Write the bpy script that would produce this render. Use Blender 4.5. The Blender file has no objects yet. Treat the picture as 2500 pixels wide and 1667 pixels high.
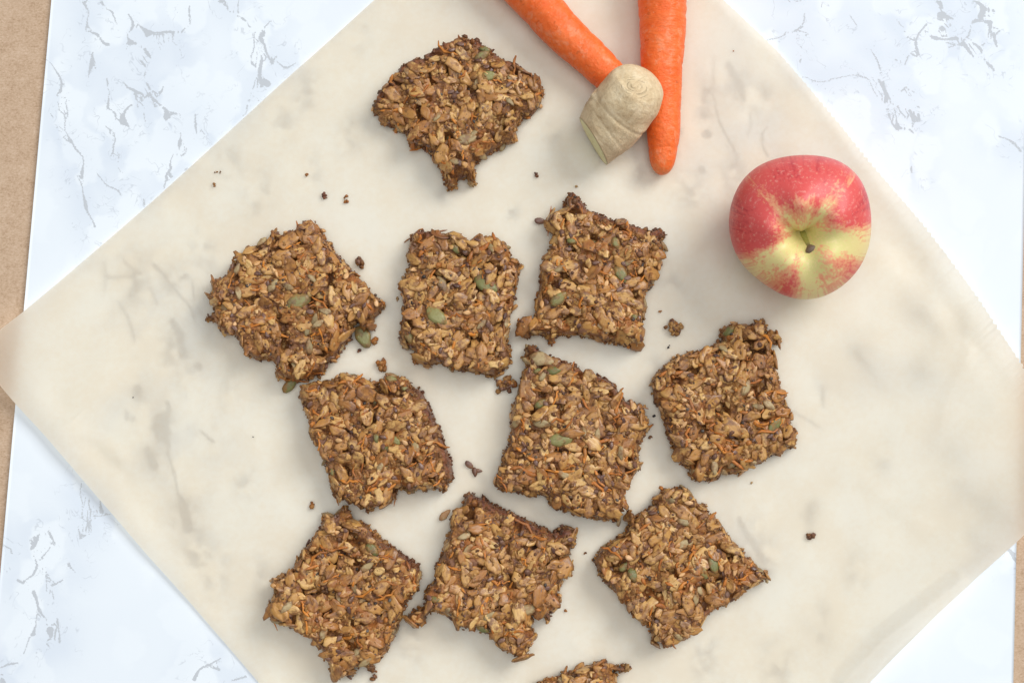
import bpy, math, random
import numpy as np
from mathutils import Vector, Matrix, Quaternion

random.seed(7)
RNG = np.random.default_rng(7)
scene = bpy.context.scene
COL = scene.collection

# ------------------------------------------------------------------ camera
F_PX = 50.0 / 36.0 * 2500.0
PXM = 0.000232                      # metres per photo pixel on the table plane
TILT = math.radians(6.0)
DIST = PXM * F_PX
cam = bpy.data.cameras.new("camera")
cam.lens = 50.0
cam.sensor_width = 36.0
cam.clip_start = 0.02
cam.clip_end = 50.0
cam_ob = bpy.data.objects.new("camera", cam)
COL.objects.link(cam_ob)
CAM = np.array([0.0, -DIST * math.sin(TILT), DIST * math.cos(TILT)])
cam_ob.location = CAM
cam_ob.rotation_euler = (TILT, 0, 0)
scene.camera = cam_ob

# ------------------------------------------------------------------ light
world = bpy.data.worlds.new("World")
scene.world = world
world.use_nodes = True
bg = world.node_tree.nodes["Background"]
bg.inputs[0].default_value = (0.97, 0.985, 1.0, 1)
bg.inputs[1].default_value = 0.31


def area_lamp(name, loc, target, size, power, color):
    l = bpy.data.lights.new(name, 'AREA')
    l.shape = 'RECTANGLE'
    l.size, l.size_y = size
    l.energy = power
    l.color = color
    o = bpy.data.objects.new(name, l)
    COL.objects.link(o)
    o.location = loc
    d = Vector(target) - Vector(loc)
    o.rotation_euler = d.to_track_quat('-Z', 'Y').to_euler()
    return o


area_lamp("window_light", (5.0, 4.0, 5.6), (0.0, 0.0, 0), (4.2, 4.2), 535.0, (1.0, 0.985, 0.955))
area_lamp("overhead_fill", (0.0, -0.05, 2.6), (0.0, 0.0, 0), (2.0, 2.0), 26.0, (1.0, 0.99, 0.97))  # overhead fill added in place of some ambient light, tightens contact shadows

vs = scene.view_settings
vs.view_transform = 'Standard'
vs.look = 'None'
vs.exposure = 0.03
vs.gamma = 1.0
vs.use_curve_mapping = False
scene.cycles.max_bounces = 8
scene.cycles.diffuse_bounces = 5
scene.cycles.glossy_bounces = 3
scene.cycles.transmission_bounces = 6
scene.cycles.use_denoising = True
scene.cycles.sample_clamp_indirect = 8.0


# ------------------------------------------------------------------ helpers
def P(px, py, z=0.0):
    """point of the photo (source pixels) -> world point on the plane at height z"""
    x = (px - 1250.0) / F_PX
    y = -(py - 833.5) / F_PX
    c, s = math.cos(TILT), math.sin(TILT)
    d = np.array([x, y * c + s, y * s - c])
    t = (z - CAM[2]) / d[2]
    return CAM + d * t


def T(ox, oy, s, pts):
    return [(ox + p[0] / s, oy + p[1] / s) + tuple(q / s for q in p[2:]) for p in pts]


def _hash(ix, iy, iz, seed):
    h = (ix.astype(np.int64) * 374761393 + iy.astype(np.int64) * 668265263 + iz.astype(np.int64) * 2147483647 + seed * 974711) & 0xFFFFFFFF
    h = ((h ^ (h >> 13)) * 1274126177) & 0xFFFFFFFF
    h = ((h ^ (h >> 16)) * 2246822519) & 0xFFFFFFFF
    return ((h ^ (h >> 15)) & 0xFFFF) / 32767.5 - 1.0


def vnoise(x, y, z=None, seed=0):
    x = np.asarray(x, float); y = np.asarray(y, float)
    z = np.zeros_like(x) if z is None else np.asarray(z, float)
    ix, iy, iz = np.floor(x), np.floor(y), np.floor(z)
    fx, fy, fz = x - ix, y - iy, z - iz
    fx = fx * fx * (3 - 2 * fx); fy = fy * fy * (3 - 2 * fy); fz = fz * fz * (3 - 2 * fz)
    ix = ix.astype(int); iy = iy.astype(int); iz = iz.astype(int)
    r = 0
    for a in (0, 1):
        for b in (0, 1):
            for c in (0, 1):
                w = (fx if a else 1 - fx) * (fy if b else 1 - fy) * (fz if c else 1 - fz)
                r = r + w * _hash(ix + a, iy + b, iz + c, seed)
    return r


def fbm(x, y, z=None, seed=0, octs=3):
    r, amp = 0, 1.0
    for k in range(octs):
        f = 2.0 ** k
        r = r + amp * vnoise(np.asarray(x) * f, np.asarray(y) * f, None if z is None else np.asarray(z) * f, seed + k * 17)
        amp *= 0.5
    return r


def mesh_from(name, verts, faces, mat=None, smooth=True):
    m = bpy.data.meshes.new(name)
    v = np.asarray(verts, np.float32).reshape(-1, 3)
    if isinstance(faces, np.ndarray):
        n = faces.shape[1]
        m.vertices.add(len(v)); m.vertices.foreach_set("co", v.ravel())
        m.loops.add(faces.size); m.loops.foreach_set("vertex_index", faces.astype(np.int32).ravel())
        m.polygons.add(len(faces))
        m.polygons.foreach_set("loop_start", np.arange(0, faces.size, n, dtype=np.int32))
        m.polygons.foreach_set("loop_total", np.full(len(faces), n, np.int32))
        m.update(calc_edges=True); m.validate()
    else:
        m.from_pydata([tuple(map(float, q)) for q in v], [], faces); m.update()
    if smooth:
        m.polygons.foreach_set("use_smooth", np.ones(len(m.polygons), bool))
    if mat:
        m.materials.append(mat)
    return m


def link(name, data, parent=None, loc=None):
    o = bpy.data.objects.new(name, data)
    COL.objects.link(o)
    if parent is not None:
        o.parent = parent
    if loc is not None:
        o.location = loc
    return o


def tag(o, label, cat, group=None):
    o["label"] = label
    o["category"] = cat
    if group:
        o["group"] = group
    return o


def fattr(m, name, vals, kind='FLOAT'):
    a = m.attributes.new(name, kind, 'POINT')
    key = {'FLOAT': 'value', 'FLOAT_VECTOR': 'vector', 'FLOAT_COLOR': 'color'}[kind]
    a.data.foreach_set(key, np.asarray(vals, np.float32).ravel())


def poly_dist(pts, segs):
    """pts (N,2); segs list of (ax,ay,aw,bx,by,bw) -> distance, offset vector, width"""
    best = np.full(len(pts), 1e9); off = np.zeros((len(pts), 2)); wid = np.zeros(len(pts)); sgn = np.full(len(pts), 1e9)
    for ax, ay, aw, bx, by, bw in segs:
        dx, dy = bx - ax, by - ay
        L2 = dx * dx + dy * dy
        t = np.clip(((pts[:, 0] - ax) * dx + (pts[:, 1] - ay) * dy) / L2, 0, 1) if L2 > 1e-12 else np.zeros(len(pts))
        ox = pts[:, 0] - (ax + t * dx); oy = pts[:, 1] - (ay + t * dy)
        d = np.hypot(ox, oy); w = aw + t * (bw - aw)
        k = (d - w) < sgn
        sgn[k] = (d - w)[k]; best[k] = d[k]; off[k, 0] = ox[k]; off[k, 1] = oy[k]; wid[k] = w[k]
    return best, off, wid


def inside(pts, poly):
    x, y = pts[:, 0], pts[:, 1]
    r = np.zeros(len(pts), bool)
    n = len(poly)
    for i in range(n):
        x1, y1 = poly[i]; x2, y2 = poly[(i + 1) % n]
        if y1 == y2:
            continue
        c = ((y1 > y) != (y2 > y)) & (x < (x2 - x1) * (y - y1) / (y2 - y1) + x1)
        r ^= c
    return r


# ------------------------------------------------------------------ node helpers
class NT:
    def __init__(self, name):
        self.mat = bpy.data.materials.new(name)
        self.mat.use_nodes = True
        self.t = self.mat.node_tree
        self.b = self.t.nodes["Principled BSDF"]
        self.out = self.t.nodes["Material Output"]

    def n(self, kind, **kw):
        nd = self.t.nodes.new(kind)
        for k, v in kw.items():
            setattr(nd, k, v)
        return nd

    def l(self, a, b):
        self.t.links.new(a, b)

    def put(self, sock, v):
        if hasattr(v, 'is_linked') or hasattr(v, 'links'):
            self.l(v, sock)
        else:
            sock.default_value = v

    def math(self, op, a, b=0.0, c=None, clamp=False):
        nd = self.n('ShaderNodeMath', operation=op, use_clamp=clamp)
        self.put(nd.inputs[0], a); self.put(nd.inputs[1], b)
        if c is not None:
            self.put(nd.inputs[2], c)
        return nd.outputs[0]

    def attr(self, name):
        return self.n('ShaderNodeAttribute', attribute_name=name)

    def obj(self):
        return self.n('ShaderNodeTexCoord').outputs['Object']

    def scale(self, v, s):
        nd = self.n('ShaderNodeVectorMath', operation='MULTIPLY')
        self.l(v, nd.inputs[0])
        nd.inputs[1].default_value = s
        return nd.outputs[0]

    def addv(self, v, w):
        nd = self.n('ShaderNodeVectorMath', operation='ADD')
        self.put(nd.inputs[0], v); self.put(nd.inputs[1], w)
        return nd.outputs[0]

    def noise(self, v, scale, detail=2.0, rough=0.5, dist=0.0, out='Fac'):
        nd = self.n('ShaderNodeTexNoise')
        self.l(v, nd.inputs['Vector'])
        nd.inputs['Scale'].default_value = scale
        nd.inputs['Detail'].default_value = detail
        nd.inputs['Roughness'].default_value = rough
        nd.inputs['Distortion'].default_value = dist
        return nd.outputs[out]

    def smooth(self, v, lo, hi, a=0.0, b=1.0):
        nd = self.n('ShaderNodeMapRange', interpolation_type='SMOOTHSTEP')
        self.put(nd.inputs['Value'], v)
        nd.inputs['From Min'].default_value = lo; nd.inputs['From Max'].default_value = hi
        nd.inputs['To Min'].default_value = a; nd.inputs['To Max'].default_value = b
        return nd.outputs['Result']

    def mix(self, f, a, b, mode='MIX'):
        nd = self.n('ShaderNodeMix', data_type='RGBA', blend_type=mode)
        self.put(nd.inputs[0], f)
        for s, v in ((nd.inputs[6], a), (nd.inputs[7], b)):
            if isinstance(v, tuple):
                s.default_value = v if len(v) == 4 else v + (1,)
            else:
                self.l(v, s)
        return nd.outputs[2]

    def ramp(self, f, stops):
        nd = self.n('ShaderNodeValToRGB')
        self.l(f, nd.inputs[0])
        e = nd.color_ramp.elements
        while len(e) < len(stops):
            e.new(0.5)
        for q, (p, c) in zip(e, stops):
            q.position = p
            q.color = c + (1,)
        return nd.outputs[0]

    def bump(self, h, strength, dist):
        nd = self.n('ShaderNodeBump')
        self.l(h, nd.inputs['Height'])
        nd.inputs['Strength'].default_value = strength
        nd.inputs['Distance'].default_value = dist
        return nd.outputs[0]

    def set(self, color=None, rough=0.5, spec=0.4, normal=None, **kw):
        if color is not None:
            self.put(self.b.inputs['Base Color'], color if not isinstance(color, tuple) else color + (1,))
        self.put(self.b.inputs['Roughness'], rough)
        self.b.inputs['Specular IOR Level'].default_value = spec
        if normal is not None:
            self.l(normal, self.b.inputs['Normal'])
        for k, v in kw.items():
            self.put(self.b.inputs[k], v)
        return self.mat


# ------------------------------------------------------------------ materials
def mat_marble():
    m = NT("marble_print")
    o = m.obj()
    vo = m.attr("vein_off"); ds = m.attr("vein_dist"); vw = m.attr("vein_w"); tone = m.attr("tone")
    ln = m.n('ShaderNodeVectorMath', operation='LENGTH')
    # ragged sideways wander of the printed veins
    wob = m.noise(o, 560.0, 3.0, 0.7, out='Color')
    w2 = m.n('ShaderNodeVectorMath', operation='MULTIPLY_ADD')
    m.l(wob, w2.inputs[0]); w2.inputs[1].default_value = (0.0015, 0.0015, 0); w2.inputs[2].default_value = (-0.00075, -0.00075, 0)
    m.l(m.addv(vo.outputs['Vector'], w2.outputs[0]), ln.inputs[0])
    d = m.math('MAXIMUM', ln.outputs['Value'], m.math('SUBTRACT', ds.outputs['Fac'], 0.0016))
    fine = m.noise(o, 1100.0, 2.0, 0.7)
    brk = m.noise(o, 150.0, 2.0, 0.6)
    w = m.math('MULTIPLY', vw.outputs['Fac'], m.math('MULTIPLY_ADD', brk, 1.4, 0.52))
    e = m.math('SUBTRACT', d, w)
    e = m.math('ADD', e, m.math('MULTIPLY_ADD', fine, 0.0017, -0.00085))
    vein = m.smooth(e, -0.00015, 0.00018, 1.0, 0.0)
    # tiny satellite specks close to the veins
    near = m.smooth(ds.outputs['Fac'], 0.0005, 0.006, 1.0, 0.0)
    sp = m.smooth(m.noise(o, 620.0, 2.0, 0.5), 0.70, 0.73)
    vein = m.math('MAXIMUM', vein, m.math('MULTIPLY', m.math('MULTIPLY', sp, near), 0.8))
    # large soft cloudiness with rounded pale pebbles
    wv = m.n('ShaderNodeTexVoronoi', feature='F1')
    nv = m.noise(o, 34.0, 3.0, 0.6, out='Color')
    wa = m.n('ShaderNodeVectorMath', operation='MULTIPLY_ADD')
    m.l(nv, wa.inputs[0]); wa.inputs[1].default_value = (0.040, 0.040, 0); m.l(m.scale(o, (1.25, 0.8, 1)), wa.inputs[2])
    m.l(wa.outputs[0], wv.inputs['Vector']); wv.inputs['Scale'].default_value = 34.0
    peb = m.smooth(wv.outputs['Distance'], 0.40, 0.54)
    cloud = m.smooth(m.noise(o, 13.0, 2.0, 0.6, 0.3), 0.44, 0.66)
    tn = m.math('MULTIPLY', m.math('ADD', m.math('MULTIPLY', peb, 0.62), m.math('MULTIPLY', cloud, 0.38)), m.math('MULTIPLY_ADD', tone.outputs['Fac'], 1.0, 0.14), clamp=True)
    base = m.mix(tn, (0.815, 0.883, 0.950), (0.705, 0.780, 0.878))
    # faint secondary veinlets inside the tinted zones
    rd = m.math('ABSOLUTE', m.math('SUBTRACT', m.noise(o, 62.0, 3.0, 0.62, 0.6), 0.5))
    vl = m.math('MULTIPLY', m.smooth(rd, 0.004, 0.012, 1.0, 0.0), m.smooth(m.noise(o, 95.0, 2.0, 0.6), 0.47, 0.60))
    vl = m.math('MULTIPLY', vl, m.smooth(tone.outputs['Fac'], 0.15, 0.7))
    base = m.mix(m.math('MULTIPLY', vl, 0.50), base, (0.50, 0.55, 0.62))
    base = m.mix(m.math('MULTIPLY', vein, 0.95), base, (0.520, 0.560, 0.610))
    soft = m.math('MULTIPLY', m.attr("soft").outputs['Fac'], m.smooth(m.noise(o, 105.0, 2.0, 0.62), 0.40, 0.62))
    base = m.mix(m.math('MULTIPLY', soft, 0.95), base, (0.545, 0.585, 0.630))
    return m.set(base, 0.5, 0.16)


def mat_plain(name, col, rough=0.5, spec=0.3):
    return NT(name).set(col, rough, spec)


def mat_kraft():
    m = NT("brown_fibreboard")
    o = m.obj()
    a = m.noise(o, 140.0, 4.0, 0.65)
    b = m.noise(m.scale(o, (1.0, 1.5, 1)), 640.0, 4.0, 0.8)
    base = m.ramp(m.math('ADD', m.math('MULTIPLY', a, 0.3), m.math('MULTIPLY', b, 0.7)),
                  [(0.34, (0.36, 0.235, 0.150)), (0.46, (0.515, 0.370, 0.255)), (0.55, (0.575, 0.425, 0.305)), (0.70, (0.68, 0.53, 0.41))])
    spk = m.smooth(m.noise(o, 700.0, 1.0, 0.5), 0.74, 0.80)
    base = m.mix(m.math('MULTIPLY', spk, 0.5), base, (0.16, 0.09, 0.05))
    v = m.n('ShaderNodeTexVoronoi'); m.l(m.scale(o, (1, 1, 1)), v.inputs['Vector']); v.inputs['Scale'].default_value = 75.0
    dot = m.math('MULTIPLY', m.smooth(v.outputs['Distance'], 0.02, 0.045, 1, 0), m.math('GREATER_THAN', m.noise(o, 40.0, 0.0), 0.60))
    base = m.mix(m.math('MULTIPLY', dot, 0.6), base, (0.09, 0.06, 0.04))
    return m.set(base, 0.85, 0.15, m.bump(b, 0.25, 0.0003))


def mat_paper():
    m = NT("parchment")
    o = m.obj()
    mott = m.noise(o, 340.0, 2.0, 0.7)
    big = m.noise(o, 26.0, 3.0, 0.6)
    bv = m.math('ADD', m.math('MULTIPLY', mott, 0.35), m.math('MULTIPLY', big, 0.65))
    refl = m.mix(m.smooth(bv, 0.35, 0.65), (0.935, 0.850, 0.720), (0.980, 0.915, 0.805))
    tr = m.mix(m.smooth(bv, 0.35, 0.65), (0.972, 0.890, 0.765), (0.992, 0.938, 0.838))
    nrm = m.bump(mott, 0.10, 0.0004)
    d = m.n('ShaderNodeBsdfDiffuse'); m.l(refl, d.inputs[0]); m.l(nrm, d.inputs['Normal'])
    t = m.n('ShaderNodeBsdfTranslucent'); m.l(tr, t.inputs[0]); m.l(nrm, t.inputs['Normal'])
    g = m.n('ShaderNodeBsdfAnisotropic'); g.inputs['Roughness'].default_value = 0.38; g.inputs[0].default_value = (1, 1, 1, 1)
    m.l(nrm, g.inputs['Normal'])
    x = m.n('ShaderNodeMixShader'); x.inputs[0].default_value = 0.78
    m.l(d.outputs[0], x.inputs[1]); m.l(t.outputs[0], x.inputs[2])
    y = m.n('ShaderNodeMixShader'); y.inputs[0].default_value = 0.035
    m.l(x.outputs[0], y.inputs[1]); m.l(g.outputs[0], y.inputs[2])
    m.l(y.outputs[0], m.out.inputs[0])
    return m.mat


def crumb_nodes(m):
    """colour of the baked crumb, in world space so that it runs on over flakes and seeds"""
    p = m.n('ShaderNodeNewGeometry').outputs['Position']
    a = m.noise(p, 230.0, 2.0, 0.6)
    b = m.noise(p, 850.0, 2.0, 0.7)
    big = m.noise(p, 75.0, 1.0, 0.5)
    base = m.ramp(m.math('ADD', m.math('MULTIPLY', a, 0.55), m.math('MULTIPLY', b, 0.45)),
                  [(0.32, (0.075, 0.028, 0.014)), (0.43, (0.175, 0.068, 0.025)), (0.54, (0.305, 0.132, 0.041)), (0.68, (0.49, 0.245, 0.076))])
    pur = m.smooth(m.noise(p, 120.0, 1.0, 0.5), 0.55, 0.68)
    base = m.mix(m.math('MULTIPLY', pur, 0.65), base, (0.195, 0.098, 0.072))
    org = m.smooth(big, 0.54, 0.68)
    base = m.mix(m.math('MULTIPLY', org, 0.55), base, (0.42, 0.140, 0.030))
    return p, a, b, base


def mat_bar_body():
    m = NT("baked_crumb")
    o = m.obj()
    cr = m.attr("crust").outputs['Fac']
    p, a, b, base = crumb_nodes(m)
    crust = m.ramp(m.noise(o, 330.0, 2.0, 0.65), [(0.3, (0.050, 0.016, 0.013)), (0.5, (0.150, 0.045, 0.026)), (0.7, (0.30, 0.105, 0.040))])
    base = m.mix(m.math('MULTIPLY', cr, 0.93), base, crust)
    h = m.math('ADD', m.noise(o, 700.0, 3.0, 0.6), m.math('MULTIPLY', m.noise(o, 1800.0, 2.0), 0.4))
    return m.set(base, m.smooth(cr, 0, 1, 0.46, 0.36), 0.35, m.bump(h, 0.7, 0.0010))


def grain_mat(name, stops, smear=0.6, rough=0.5, spec=0.35, smear_scale=170.0, bumpd=0.0005, streak=None):
    """skin of one flake or seed: tone from the object's own random number, smeared with crumb; toast = object colour red"""
    m = NT(name)
    o = m.obj()
    inf = m.n('ShaderNodeObjectInfo')
    rnd = inf.outputs['Random']
    sx = m.n('ShaderNodeSeparateColor'); m.l(inf.outputs['Color'], sx.inputs[0])
    toast = m.math('SUBTRACT', 1.0, sx.outputs[0])
    cx = m.n('ShaderNodeCombineXYZ')
    m.l(m.math('MULTIPLY', rnd, 7.3), cx.inputs[0]); m.l(m.math('MULTIPLY', rnd, 3.1), cx.inputs[1]); m.l(rnd, cx.inputs[2])
    v = m.addv(o, cx.outputs[0])
    n1 = m.noise(v, smear_scale, 1.0, 0.6)
    n2 = m.noise(v, smear_scale * 4.5, 2.0, 0.65)
    base = m.ramp(rnd, stops)
    base = m.mix(m.math('MULTIPLY', m.smooth(n2, 0.35, 0.7), 0.35), base, (0.72, 0.56, 0.40), 'MULTIPLY')
    p, ca, cb, crumbc = crumb_nodes(m)
    cov = m.noise(p, 330.0, 2.0, 0.62)
    cvr = m.math('ADD', m.math('ADD', m.math('MULTIPLY', n1, 0.45), m.math('MULTIPLY', cov, 0.55)), m.math('MULTIPLY', m.attr('rim').outputs['Fac'], 0.075))
    sm = m.math('MULTIPLY', m.smooth(cvr, 0.47, 0.60), smear)
    base = m.mix(sm, base, crumbc)
    if streak:
        st = m.noise(m.scale(v, (1.0, 7.0, 7.0)), 260.0, 2.0, 0.6)
        base = m.mix(m.math('MULTIPLY', m.smooth(st, 0.5, 0.62), streak), base, (0.42, 0.215, 0.080))
    base = m.mix(m.math('MULTIPLY', toast, 0.85), base, (0.125, 0.042, 0.022))
    h = m.noise(m.scale(v, (1, 2.5, 2.5)), 500.0, 1.5, 0.6)
    return m.set(base, rough, spec, m.bump(h, 0.55, bumpd))


def mat_bits():
    m = NT("crumb_bits")
    o = m.obj()
    c = m.attr("col")
    n = m.noise(o, 800.0, 3.0, 0.65)
    base = m.mix(m.smooth(n, 0.35, 0.65), c.outputs['Color'], (0.62, 0.56, 0.50), 'MULTIPLY')
    base = m.mix(m.smooth(m.noise(o, 260.0, 2.0), 0.52, 0.62, 0.0, 0.6), base, crumb_nodes(m)[3])
    return m.set(base, 0.5, 0.35, m.bump(n, 0.5, 0.0005))


def mat_carrot():
    m = NT("carrot_skin")
    al = m.attr("along").outputs['Fac']
    o = m.obj()
    an = m.attr("ring").outputs['Vector']       # (cos, sin, along)
    rings = m.noise(m.scale(an, (1.6, 1.6, 130.0)), 1.0, 4.0, 0.65)
    rings2 = m.noise(m.scale(an, (2.2, 2.2, 480.0)), 1.0, 3.0, 0.6)
    pat = m.noise(o, 75.0, 4.0, 0.65)
    tone = m.math('ADD', m.math('MULTIPLY', rings, 0.55), m.math('MULTIPLY', pat, 0.45))
    base = m.ramp(tone, [(0.30, (0.84, 0.118, 0.016)), (0.45, (0.915, 0.155, 0.025)), (0.57, (0.935, 0.185, 0.038)), (0.74, (0.95, 0.26, 0.085))])
    scuff = m.math('MULTIPLY', m.smooth(m.noise(m.scale(an, (2.4, 2.4, 210.0)), 1.0, 4.0, 0.7), 0.50, 0.62), m.smooth(pat, 0.42, 0.56))
    base = m.mix(m.math('MULTIPLY', scuff, 0.36), base, (0.90, 0.40, 0.23))
    dots = m.smooth(m.noise(o, 620.0, 1.0, 0.5), 0.73, 0.79)
    base = m.mix(m.math('MULTIPLY', dots, 0.35), base, (0.95, 0.55, 0.36))
    dk = m.math('MULTIPLY', m.smooth(m.noise(m.scale(an, (2.0, 2.0, 330.0)), 1.0, 2.0, 0.6), 0.64, 0.71), 0.40)
    base = m.mix(dk, base, (0.50, 0.095, 0.012))
    tip = m.math('MULTIPLY', m.smooth(al, 0.012, 0.0, 0.0, 1.0), m.smooth(m.noise(o, 350.0, 3.0, 0.6), 0.35, 0.65))
    base = m.mix(m.math('MULTIPLY', tip, 0.75), base, (0.72, 0.36, 0.15))
    h = m.math('ADD', m.math('MULTIPLY', rings, 0.7), m.math('MULTIPLY', rings2, 0.7))
    mt = m.set(base, 0.43, 0.38, m.bump(h, 0.8, 0.0016))
    m.b.inputs['Subsurface Weight'].default_value = 0.10
    m.b.inputs['Subsurface Radius'].default_value = (0.004, 0.0015, 0.0006)
    m.b.inputs['Subsurface Scale'].default_value = 1.0
    return mt


def mat_ginger():
    m = NT("ginger_skin")
    o = m.obj()
    an = m.attr("ring").outputs['Vector']
    bud = m.attr("bud").outputs['Fac']
    pat = m.noise(o, 85.0, 4.0, 0.62)
    fine = m.noise(o, 520.0, 4.0, 0.7)
    base = m.ramp(m.math('ADD', m.math('MULTIPLY', pat, 0.6), m.math('MULTIPLY', fine, 0.4)),
                  [(0.33, (0.48, 0.340, 0.185)), (0.43, (0.655, 0.500, 0.300)), (0.53, (0.760, 0.610, 0.390)), (0.66, (0.84, 0.710, 0.495))])
    fib = m.noise(m.scale(an, (9.0, 9.0, 34.0)), 1.0, 4.0, 0.7)
    base = m.mix(m.math('MULTIPLY', m.smooth(fib, 0.54, 0.64), 0.34), base, (0.50, 0.37, 0.215))
    rn = m.math('FRACT', m.math('MULTIPLY_ADD', m.noise(o, 60.0, 3.0, 0.6), 1.6, m.math('MULTIPLY', bud, 520.0)))
    line = m.math('MULTIPLY', m.smooth(m.math('ABSOLUTE', m.math('SUBTRACT', rn, 0.5)), 0.06, 0.20, 1.0, 0.0), m.smooth(bud, 0.0095, 0.006, 0.0, 1.0))
    line = m.math('MULTIPLY', line, m.smooth(m.noise(o, 260.0, 2.0), 0.44, 0.60))
    base = m.mix(m.math('MULTIPLY', line, 0.26), base, (0.36, 0.265, 0.150))
    ringn = m.noise(m.scale(an, (0.7, 0.7, 95.0)), 1.0, 3.0, 0.65)
    gl = m.math('MULTIPLY', m.smooth(ringn, 0.62, 0.69), 0.42)
    base = m.mix(gl, base, (0.37, 0.27, 0.155))
    h = m.math('ADD', m.math('MULTIPLY', fine, 0.55), m.math('MULTIPLY', ringn, 0.8))
    h = m.math('SUBTRACT', h, m.math('MULTIPLY', line, 0.35))
    return m.set(base, 0.5, 0.35, m.bump(h, 0.9, 0.0013))


def mat_ginger_cut():
    m = NT("ginger_flesh")
    o = m.obj()
    n = m.noise(o, 420.0, 3.0, 0.6)
    rim = m.attr("rim").outputs['Fac']
    base = m.mix(m.smooth(n, 0.35, 0.65), (0.80, 0.76, 0.34), (0.90, 0.86, 0.47))
    base = m.mix(m.smooth(rim, 0.86, 1.0), base, (0.50, 0.42, 0.20))
    return m.set(base, 0.35, 0.45, m.bump(n, 0.3, 0.0006))


def mat_apple():
    m = NT("apple_skin")
    o = m.obj()
    red = m.attr("red").outputs['Fac']
    green = m.attr("green").outputs['Fac']
    dirv = m.attr("dir").outputs['Vector']           # (cos, sin, height)
    st = m.noise(m.scale(dirv, (7.0, 7.0, 0.55)), 1.0, 4.0, 0.62)
    st2 = m.noise(m.scale(dirv, (24.0, 24.0, 0.9)), 1.0, 3.0, 0.6)
    mott = m.noise(o, 320.0, 4.0, 0.68)
    blot = m.noise(o, 70.0, 3.0, 0.6)
    v = m.math('ADD', red, m.math('MULTIPLY_ADD', st, 0.9, -0.45))
    v = m.math('ADD', v, m.math('MULTIPLY_ADD', st2, 0.85, -0.425))
    v = m.math('ADD', v, m.math('MULTIPLY_ADD', mott, 0.45, -0.225))
    v = m.math('ADD', v, m.math('MULTIPLY_ADD', blot, 0.3, -0.15))
    ground = m.mix(green, (0.860, 0.690, 0.330), (0.680, 0.650, 0.240))
    ground = m.mix(m.smooth(st2, 0.45, 0.65), ground, (0.80, 0.68, 0.31))
    c = m.mix(m.smooth(v, 0.16, 0.46), ground, (0.83, 0.360, 0.200))
    c = m.mix(m.smooth(v, 0.42, 0.78), c, (0.74, 0.105, 0.100))
    c = m.mix(m.smooth(v, 1.0, 1.45), c, (0.54, 0.045, 0.060))
    frost = m.math('MULTIPLY', m.smooth(m.noise(o, 420.0, 4.0, 0.72), 0.52, 0.68), m.smooth(red, 0.35, 0.8))
    c = m.mix(m.math('MULTIPLY', frost, 0.46), c, (0.84, 0.42, 0.36))
    vo = m.n('ShaderNodeTexVoronoi'); m.l(o, vo.inputs['Vector']); vo.inputs['Scale'].default_value = 270.0
    len_ = m.math('MULTIPLY', m.smooth(vo.outputs['Distance'], 0.10, 0.22, 1, 0), m.smooth(blot, 0.42, 0.60))
    c = m.mix(m.math('MULTIPLY', len_, 0.28), c, (0.86, 0.60, 0.42))
    mt = m.set(c, 0.42, 0.38, m.bump(m.noise(o, 600.0, 2.0), 0.04, 0.0004))
    m.b.inputs['Coat Weight'].default_value = 0.06
    m.b.inputs['Coat Roughness'].default_value = 0.30
    return mt


def mat_stem():
    m = NT("apple_stem")
    al = m.attr("along").outputs['Fac']
    n = m.noise(m.obj(), 900.0, 3.0, 0.7)
    c = m.mix(m.smooth(al, 0.55, 0.82), (0.40, 0.40, 0.11), m.mix(n, (0.10, 0.065, 0.045), (0.26, 0.19, 0.14)))
    return m.set(c, 0.6, 0.3, m.bump(n, 0.5, 0.0006))


M = {}
M['marble'] = mat_marble()
M['board_edge'] = mat_plain("board_edge", (0.62, 0.62, 0.62), 0.6)
M['kraft'] = mat_kraft()
M['paper'] = mat_paper()
M['body'] = mat_bar_body()
M['bits'] = mat_bits()
M['oat'] = grain_mat("oat_flake", [(0.0, (0.40, 0.165, 0.042)), (0.2, (0.50, 0.242, 0.064)), (0.5, (0.58, 0.315, 0.092)), (0.8, (0.67, 0.400, 0.134)), (1.0, (0.77, 0.51, 0.20))], 0.92, 0.36, 0.50, streak=0.45)
M['gold_flax'] = grain_mat("golden_flax", [(0.0, (0.64, 0.350, 0.130)), (0.5, (0.74, 0.435, 0.185)), (1.0, (0.80, 0.50, 0.25))], 0.25, 0.35, 0.45)
M['flax'] = grain_mat("brown_flax", [(0.0, (0.095, 0.046, 0.036)), (0.5, (0.165, 0.088, 0.070)), (1.0, (0.24, 0.140, 0.110))], 0.35, 0.3, 0.5)
M['sunflower'] = grain_mat("sunflower_kernel", [(0.0, (0.33, 0.26, 0.135)), (0.5, (0.43, 0.33, 0.17)), (1.0, (0.52, 0.41, 0.23))], 0.65, 0.45, 0.4)
M['pumpkin'] = grain_mat("pumpkin_kernel", [(0.0, (0.150, 0.155, 0.050)), (0.5, (0.215, 0.215, 0.078)), (1.0, (0.30, 0.285, 0.110))], 0.60, 0.36, 0.45)
M['shred'] = grain_mat("carrot_shred", [(0.0, (0.42, 0.140, 0.030)), (0.5, (0.58, 0.200, 0.030)), (1.0, (0.72, 0.28, 0.045))], 0.60, 0.45, 0.4)
M['carrot'] = mat_carrot()
M['ginger'] = mat_ginger()
M['ginger_cut'] = mat_ginger_cut()
M['apple'] = mat_apple()
M['stem'] = mat_stem()

# ------------------------------------------------------------------ table
BOARD_T = 0.0025
TZ = -BOARD_T - 0.0003
gx, gy = 0.9, 0.8
tb = link("table", mesh_from("table", [(-gx, -gy, TZ), (gx, -gy, TZ), (gx, gy, TZ), (-gx, gy, TZ)], [(0, 1, 2, 3)], M['kraft']))
tb["kind"] = "structure"

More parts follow.
